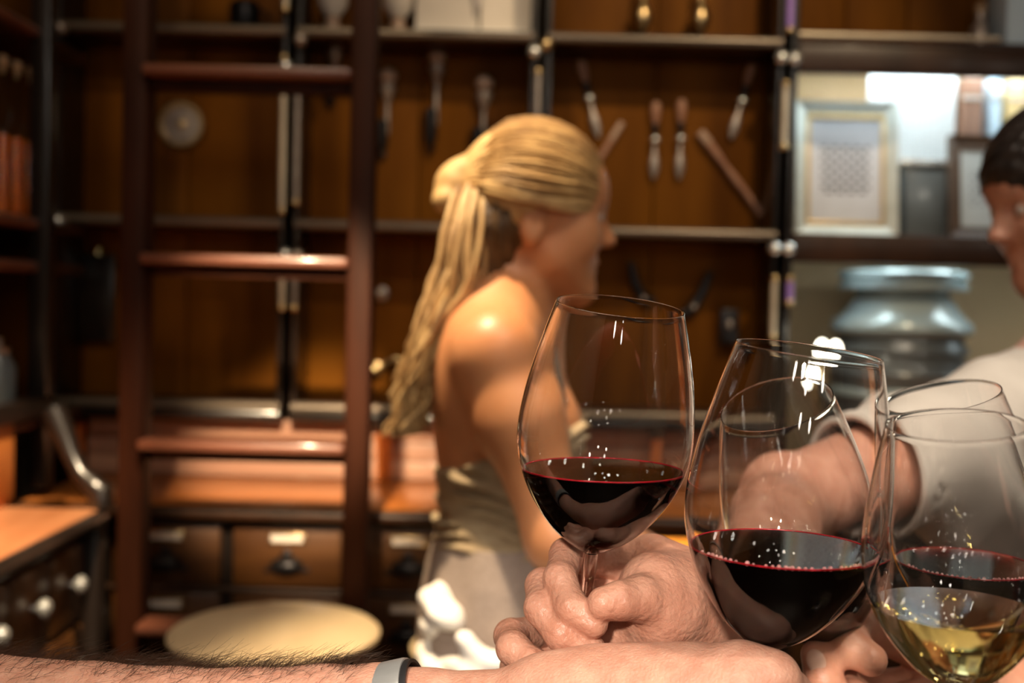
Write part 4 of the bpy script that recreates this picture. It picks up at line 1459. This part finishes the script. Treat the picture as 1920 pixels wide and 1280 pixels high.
A = lambda px, py, Y: at(px, py, Y)
imcp, mmcp, rmcp, pmcp = A(1222, 1052, .650), A(1200, 1110, .658), A(1178, 1165, .655), A(1160, 1222, .650)
palm = [(wri, imcp, .026, .0165, .02), (wri, mmcp, .026, .017, .02), (wri, rmcp, .026, .0165, .02), (wri, pmcp, .024, .015, .02),
        (wri, A(1375, 1190, .68), .026, .027, .02),
        (A(1330, 1150, .640), A(1240, 1150, .604), .024, .021, .02), (A(1300, 1185, .640), A(1210, 1195, .622), .024, .018, .02),
        (A(1290, 1120, .630), A(1225, 1095, .612), .022, .017, .02), (A(1230, 1190, .625), A(1150, 1190, .622), .020, .016, .012)]
fing = [([imcp, A(1120, 1050, .652), A(1062, 1040, .626), A(1050, 1085, .600), A(1072, 1140, .586), A(1112, 1168, .582)], [.0120, .0098, .0094, .0090, .0090, .0082], .0035),
        ([mmcp, A(1080, 1110, .655), A(1018, 1098, .622), A(1016, 1140, .598), A(1052, 1188, .586), A(1108, 1216, .586)], [.0122, .0100, .0098, .0094, .0088, .0080], .0016),
        ([rmcp, A(1030, 1180, .655), A(958, 1192, .622), A(962, 1215, .602), A(1000, 1245, .592), A(1046, 1266, .592)], [.0120, .0098, .0094, .0090, .0084, .0076], .0016),
        ([pmcp, A(1040, 1240, .650), A(966, 1250, .628), A(968, 1275, .610), A(1010, 1300, .606)], [.0110, .0088, .0084, .0078, .0070], .0012),
        ([A(1262, 1140, .604), A(1200, 1122, .590), A(1163, 1126, .582), A(1132, 1131, .578)], [.0185, .0125, .0100, .0090], .0028)]
lo_hi = (np.array(A(905, 1310, .56)) * [1, 0, 1] + [-.004, .552, -.02], np.array([A(1400, 1000, .70).x + .012, .735, A(1200, 985, .66).z + .01]))
fh1 = hand(fing, palm, lo_hi)
fh1.chain([wri, wri.lerp(elb, .35)], [.027, .033], .012)
mesh_hand = fh1.mesh('hand', 1)
body = unite(unite(mesh_head, mesh_arm), mesh_hand)
part('body', body, 'skin_guest', man)
fh2 = Field((.50, 1.28, 1.30), (.95, 1.66, 1.68), .0035)
fh2.ell(HM2 @ Vector((-.004, 0, .050)), (.116, .088, .102), 0, np.array(HM2.to_3x3()))
P = fh2.full()
Mi = np.array(HM2.inverted())
L = P @ Mi[:3, :3].T + Mi[:3, 3]
cut = np.minimum((L - np.array((.096, 0, .048))) @ np.array((.64, 0, -.77)), (L - np.array((.02, 0, -.01))) @ np.array((.95, 0, -.3)))
fh2.d = np.maximum(fh2.d, cut).astype(np.float32)
fh2.d = (fh2.d + .0022 * np.sin(P[..., 0] * 260) * np.sin(P[..., 2] * 240 + P[..., 1] * 150)).astype(np.float32)
part('hair', fh2.mesh('hair', 1), 'dark_hair', man)
for sy in (-1, 1):
    part('eye', MB().ball(HM2 @ Vector((.0848, sy * .031, .018)), .0115, 12), 'eye_white', man)

fsf = Field((.16, .88, .85), (1.20, 1.62, 1.42), .0048)
fsf.seg(nb + Vector((.0, 0, -.035)), shR, .060, .066, .04)
fsf.seg(nb + Vector((.0, 0, -.035)), shL, .060, .072, .05)
fsf.ell(tc_, (.21, .15, .27), .06)
slv = shR.lerp(elb, .68)
fsf.chain([shR, shR.lerp(elb, .4), shR.lerp(elb, .75)], [.068, .062, .058], .03, .02)
fsf.seg(tc_ + Vector((-.10, -.02, .02)), shR.lerp(elb, .3) + Vector((.03, .02, -.05)), .11, .06, .06)
P = fsf.full()
adir = np.array((elb - shR).normalized())
tpar = (P - np.array(slv)) @ adir
dist_axis = np.linalg.norm(P - np.array(shR) - ((P - np.array(shR)) @ adir)[..., None] * adir, axis=-1)
fold = .0045 * np.sin((P[..., 0] * 34 + P[..., 2] * 62 + P[..., 1] * 20) + 1.6 * np.sin(P[..., 1] * 22 + P[..., 2] * 15)) * np.clip((dist_axis - .05) / .05, .2, 1)
fsf.d = (fsf.d + fold).astype(np.float32)
near_arm = dist_axis < .13
fsf.d = np.where(near_arm, np.maximum(fsf.d, tpar), fsf.d).astype(np.float32)
hollow = np.maximum(dist_axis - .0525, np.maximum(-tpar - .05, tpar - .02))
fsf.d = np.maximum(fsf.d, -hollow).astype(np.float32)
neck_h = seg(P, nb + Vector((-.02, 0, .06)), nb + Vector((0, 0, -.02)), .075, .066)
fsf.d = np.maximum(fsf.d, -neck_h).astype(np.float32)
sh = part('shirt', fsf.mesh('shirt', 2), 'beige_shirt', man)
q = Quaternion((0, 0, 1), 0)
M = along(slv - Vector(adir) * .014, slv)
part('sleeve_hem', MB().lathe([(.0535, 0), (.0600, -.002), (.0612, .006), (.0604, .0145), (.0570, .0165), (.0538, .0145)], M, 40, True), 'beige_shirt', sh)

# ---- hairy forearm from the left with a steel bracelet, hand on the large front glass
arm = root('person', (A(700, 1400, .57).x, .57, A(700, 1400, .57).z), 'hairy forearm with a steel bracelet reaching in along the bottom edge', 'person')
ctr = [(-260, 1368, .60, .0455), (-60, 1378, .592, .0430), (167, 1388, .586, .0405), (320, 1391, .582, .0385), (458, 1388, .578, .0370), (600, 1372, .572, .0340), (708, 1358, .568, .0305), (800, 1358, .565, .0278), (900, 1365, .560, .0280), (1040, 1350, .553, .0285)]
CP = [A(x, y, Y) for x, y, Y, r in ctr]
CR = [c[3] for c in ctr]
hm, hi_ = A(1200, 1332, .545), A(1392, 1272, .530)
palm = [(CP[-1], hi_, .026, .0165, .02), (CP[-1], A(1380, 1330, .525), .027, .018, .02), (CP[-1], A(1330, 1320, .56), .027, .022, .02), (A(1130, 1300, .56), A(1300, 1285, .552), .018, .016, .02)]
fing = [([hi_, A(1450, 1270, .524), A(1478, 1300, .535), A(1450, 1335, .556)], [.0165, .0125, .0115, .0090], .008),
        ([A(1380, 1330, .525), A(1445, 1335, .520), A(1470, 1365, .535), A(1440, 1395, .555)], [.0165, .0120, .0110, .0090], .005),
        ([A(1290, 1300, .56), A(1370, 1290, .572), A(1420, 1290, .574), A(1462, 1285, .570)], [.016, .0120, .0105, .0088], .008)]
lo = np.array([CP[0].x - .05, .47, A(700, 1600, .57).z - .02])
hi = np.array([A(1510, 1250, .55).x + .01, .66, A(1400, 1180, .52).z + .01])
fc = hand(fing, palm, (lo, hi), .0017)
fc.chain(CP, CR, .006, .004)
part('body', fc.mesh('body', 1), 'skin_arm', arm)
rnd = random.Random(5)
mb = MB()
for _ in range(3600):
    u = rnd.random() ** 1.15 * 5.9
    i = min(int(u), 5)
    t = u - i
    c, r = CP[i].lerp(CP[i + 1], t), CR[i] * (1 - t) + CR[i + 1] * t
    ax = (CP[i + 1] - CP[i]).normalized()
    n0 = ax.cross(Vector((0, 1, 0))).normalized()
    n0 = n0 if n0.z > 0 else -n0
    b0 = ax.cross(n0).normalized()
    b0 = b0 if b0.y > 0 else -b0
    ph = rnd.gauss(.55, .45)
    nrm = n0 * math.cos(ph) + b0 * math.sin(ph)
    p = c + nrm * (r - .0003)
    ln = rnd.uniform(.008, .024) * (1.1 - .055 * u)
    d1 = (ax * rnd.uniform(.2, 1.0) + nrm * rnd.uniform(.15, .75) + b0 * rnd.gauss(.1, .5)).normalized()
    d2 = (ax * rnd.uniform(.3, 1.2) + nrm * rnd.uniform(-.3, .35) + b0 * rnd.gauss(0, .6)).normalized()
    w = rnd.uniform(.00007, .00013)
    mb.tube([p, p + d1 * ln * .5, p + d1 * ln * .6 + d2 * ln * .5], [w, w * .8, w * .3], 3, False)
for _ in range(900):                                       # fine flat hair on the near side
    u = rnd.random() * 5.8
    i = min(int(u), 5)
    t = u - i
    c, r = CP[i].lerp(CP[i + 1], t), CR[i] * (1 - t) + CR[i + 1] * t
    ax = (CP[i + 1] - CP[i]).normalized()
    n0 = ax.cross(Vector((0, 1, 0))).normalized()
    n0 = n0 if n0.z > 0 else -n0
    b0 = ax.cross(n0).normalized()
    b0 = b0 if b0.y > 0 else -b0
    ph = rnd.uniform(-1.0, -.1)
    nrm = n0 * math.cos(ph) + b0 * math.sin(ph)
    p = c + nrm * (r + .0001)
    ln = rnd.uniform(.003, .007)
    d1 = (ax * rnd.uniform(.4, 1) + nrm * .12 - n0 * rnd.gauss(.1, .5)).normalized()
    mb.tube([p, p + d1 * ln], [.00005, .00002], 3, False)
setp(part('arm_hair', mb, 'arm_hair', arm, smooth=False), kind='stuff')
# bracelet
bc = A(757, 1358, .5665)
bax = (A(775, 1356, .566) - A(690, 1374, .568)).normalized()
M = along(bc - bax * .008, bc)
br = part('bracelet', MB().lathe([(.0300, -.0025), (.0318, -.0025), (.0322, .0), (.0318, .0025), (.0318, .0135), (.0322, .016), (.0318, .0185), (.0300, .0185)], M, 64, True), 'strap_rubber', arm)
part('steel_band', MB().lathe([(.0312, .0006), (.0329, .0008), (.0333, .0025), (.0333, .0135), (.0329, .0152), (.0312, .0154)], M, 64, True), 'strap_steel', br)

# ---- hand behind the white wine glass
hd = root('person', (A(1800, 1300, .700).x, .68, A(1800, 1300, .700).z), 'warm-lit hand gripping a glass stem behind the white wine glass', 'person')
wr = A(1990, 1330, .750)
im, mm = A(1745, 1222, .725), A(1740, 1290, .730)
palm = [(wr, im, .027, .0165, .02), (wr, mm, .027, .017, .02), (wr, A(1740, 1350, .730), .027, .017, .02), (A(1900, 1320, .720), A(1700, 1330, .685), .024, .017, .02), (wr, A(2150, 1340, .780), .028, .033, .02)]
fing = [([im, A(1640, 1180, .708), A(1598, 1180, .685), A(1594, 1212, .660), A(1632, 1236, .650)], [.0155, .0132, .0130, .0118, .0100], .006),
        ([mm, A(1640, 1290, .710), A(1592, 1285, .685), A(1600, 1305, .665), A(1640, 1320, .660)], [.0155, .0120, .0115, .0100, .0090], .002),
        ([A(1720, 1340, .685), A(1590, 1335, .658), A(1545, 1280, .656), A(1530, 1228, .658)], [.017, .0125, .0115, .0092], .008)]
lo = np.array([A(1490, 1250, .650).x - .01, .60, A(1700, 1420, .720).z])
hi = np.array([A(2120, 1250, .740).x, .80, A(1600, 1140, .680).z + .012])
fdh = hand(fing, palm, (lo, hi), .0015)
part('body', fdh.mesh('body', 1), 'skin_warm_lit', hd)
zt = (A(1530, 1228, .658) - A(1545, 1280, .656)).normalized()
yt = Vector((-.35, -1, .1))
yt = (yt - zt * yt.dot(zt)).normalized()
Mn = Matrix((yt.cross(zt), yt, zt)).transposed().to_4x4()
part('thumb_nail', MB().ball(A(1531, 1232, .658) + yt * .0086, (.0058, .0016, .0075), 12, Mn), 'nail', hd)
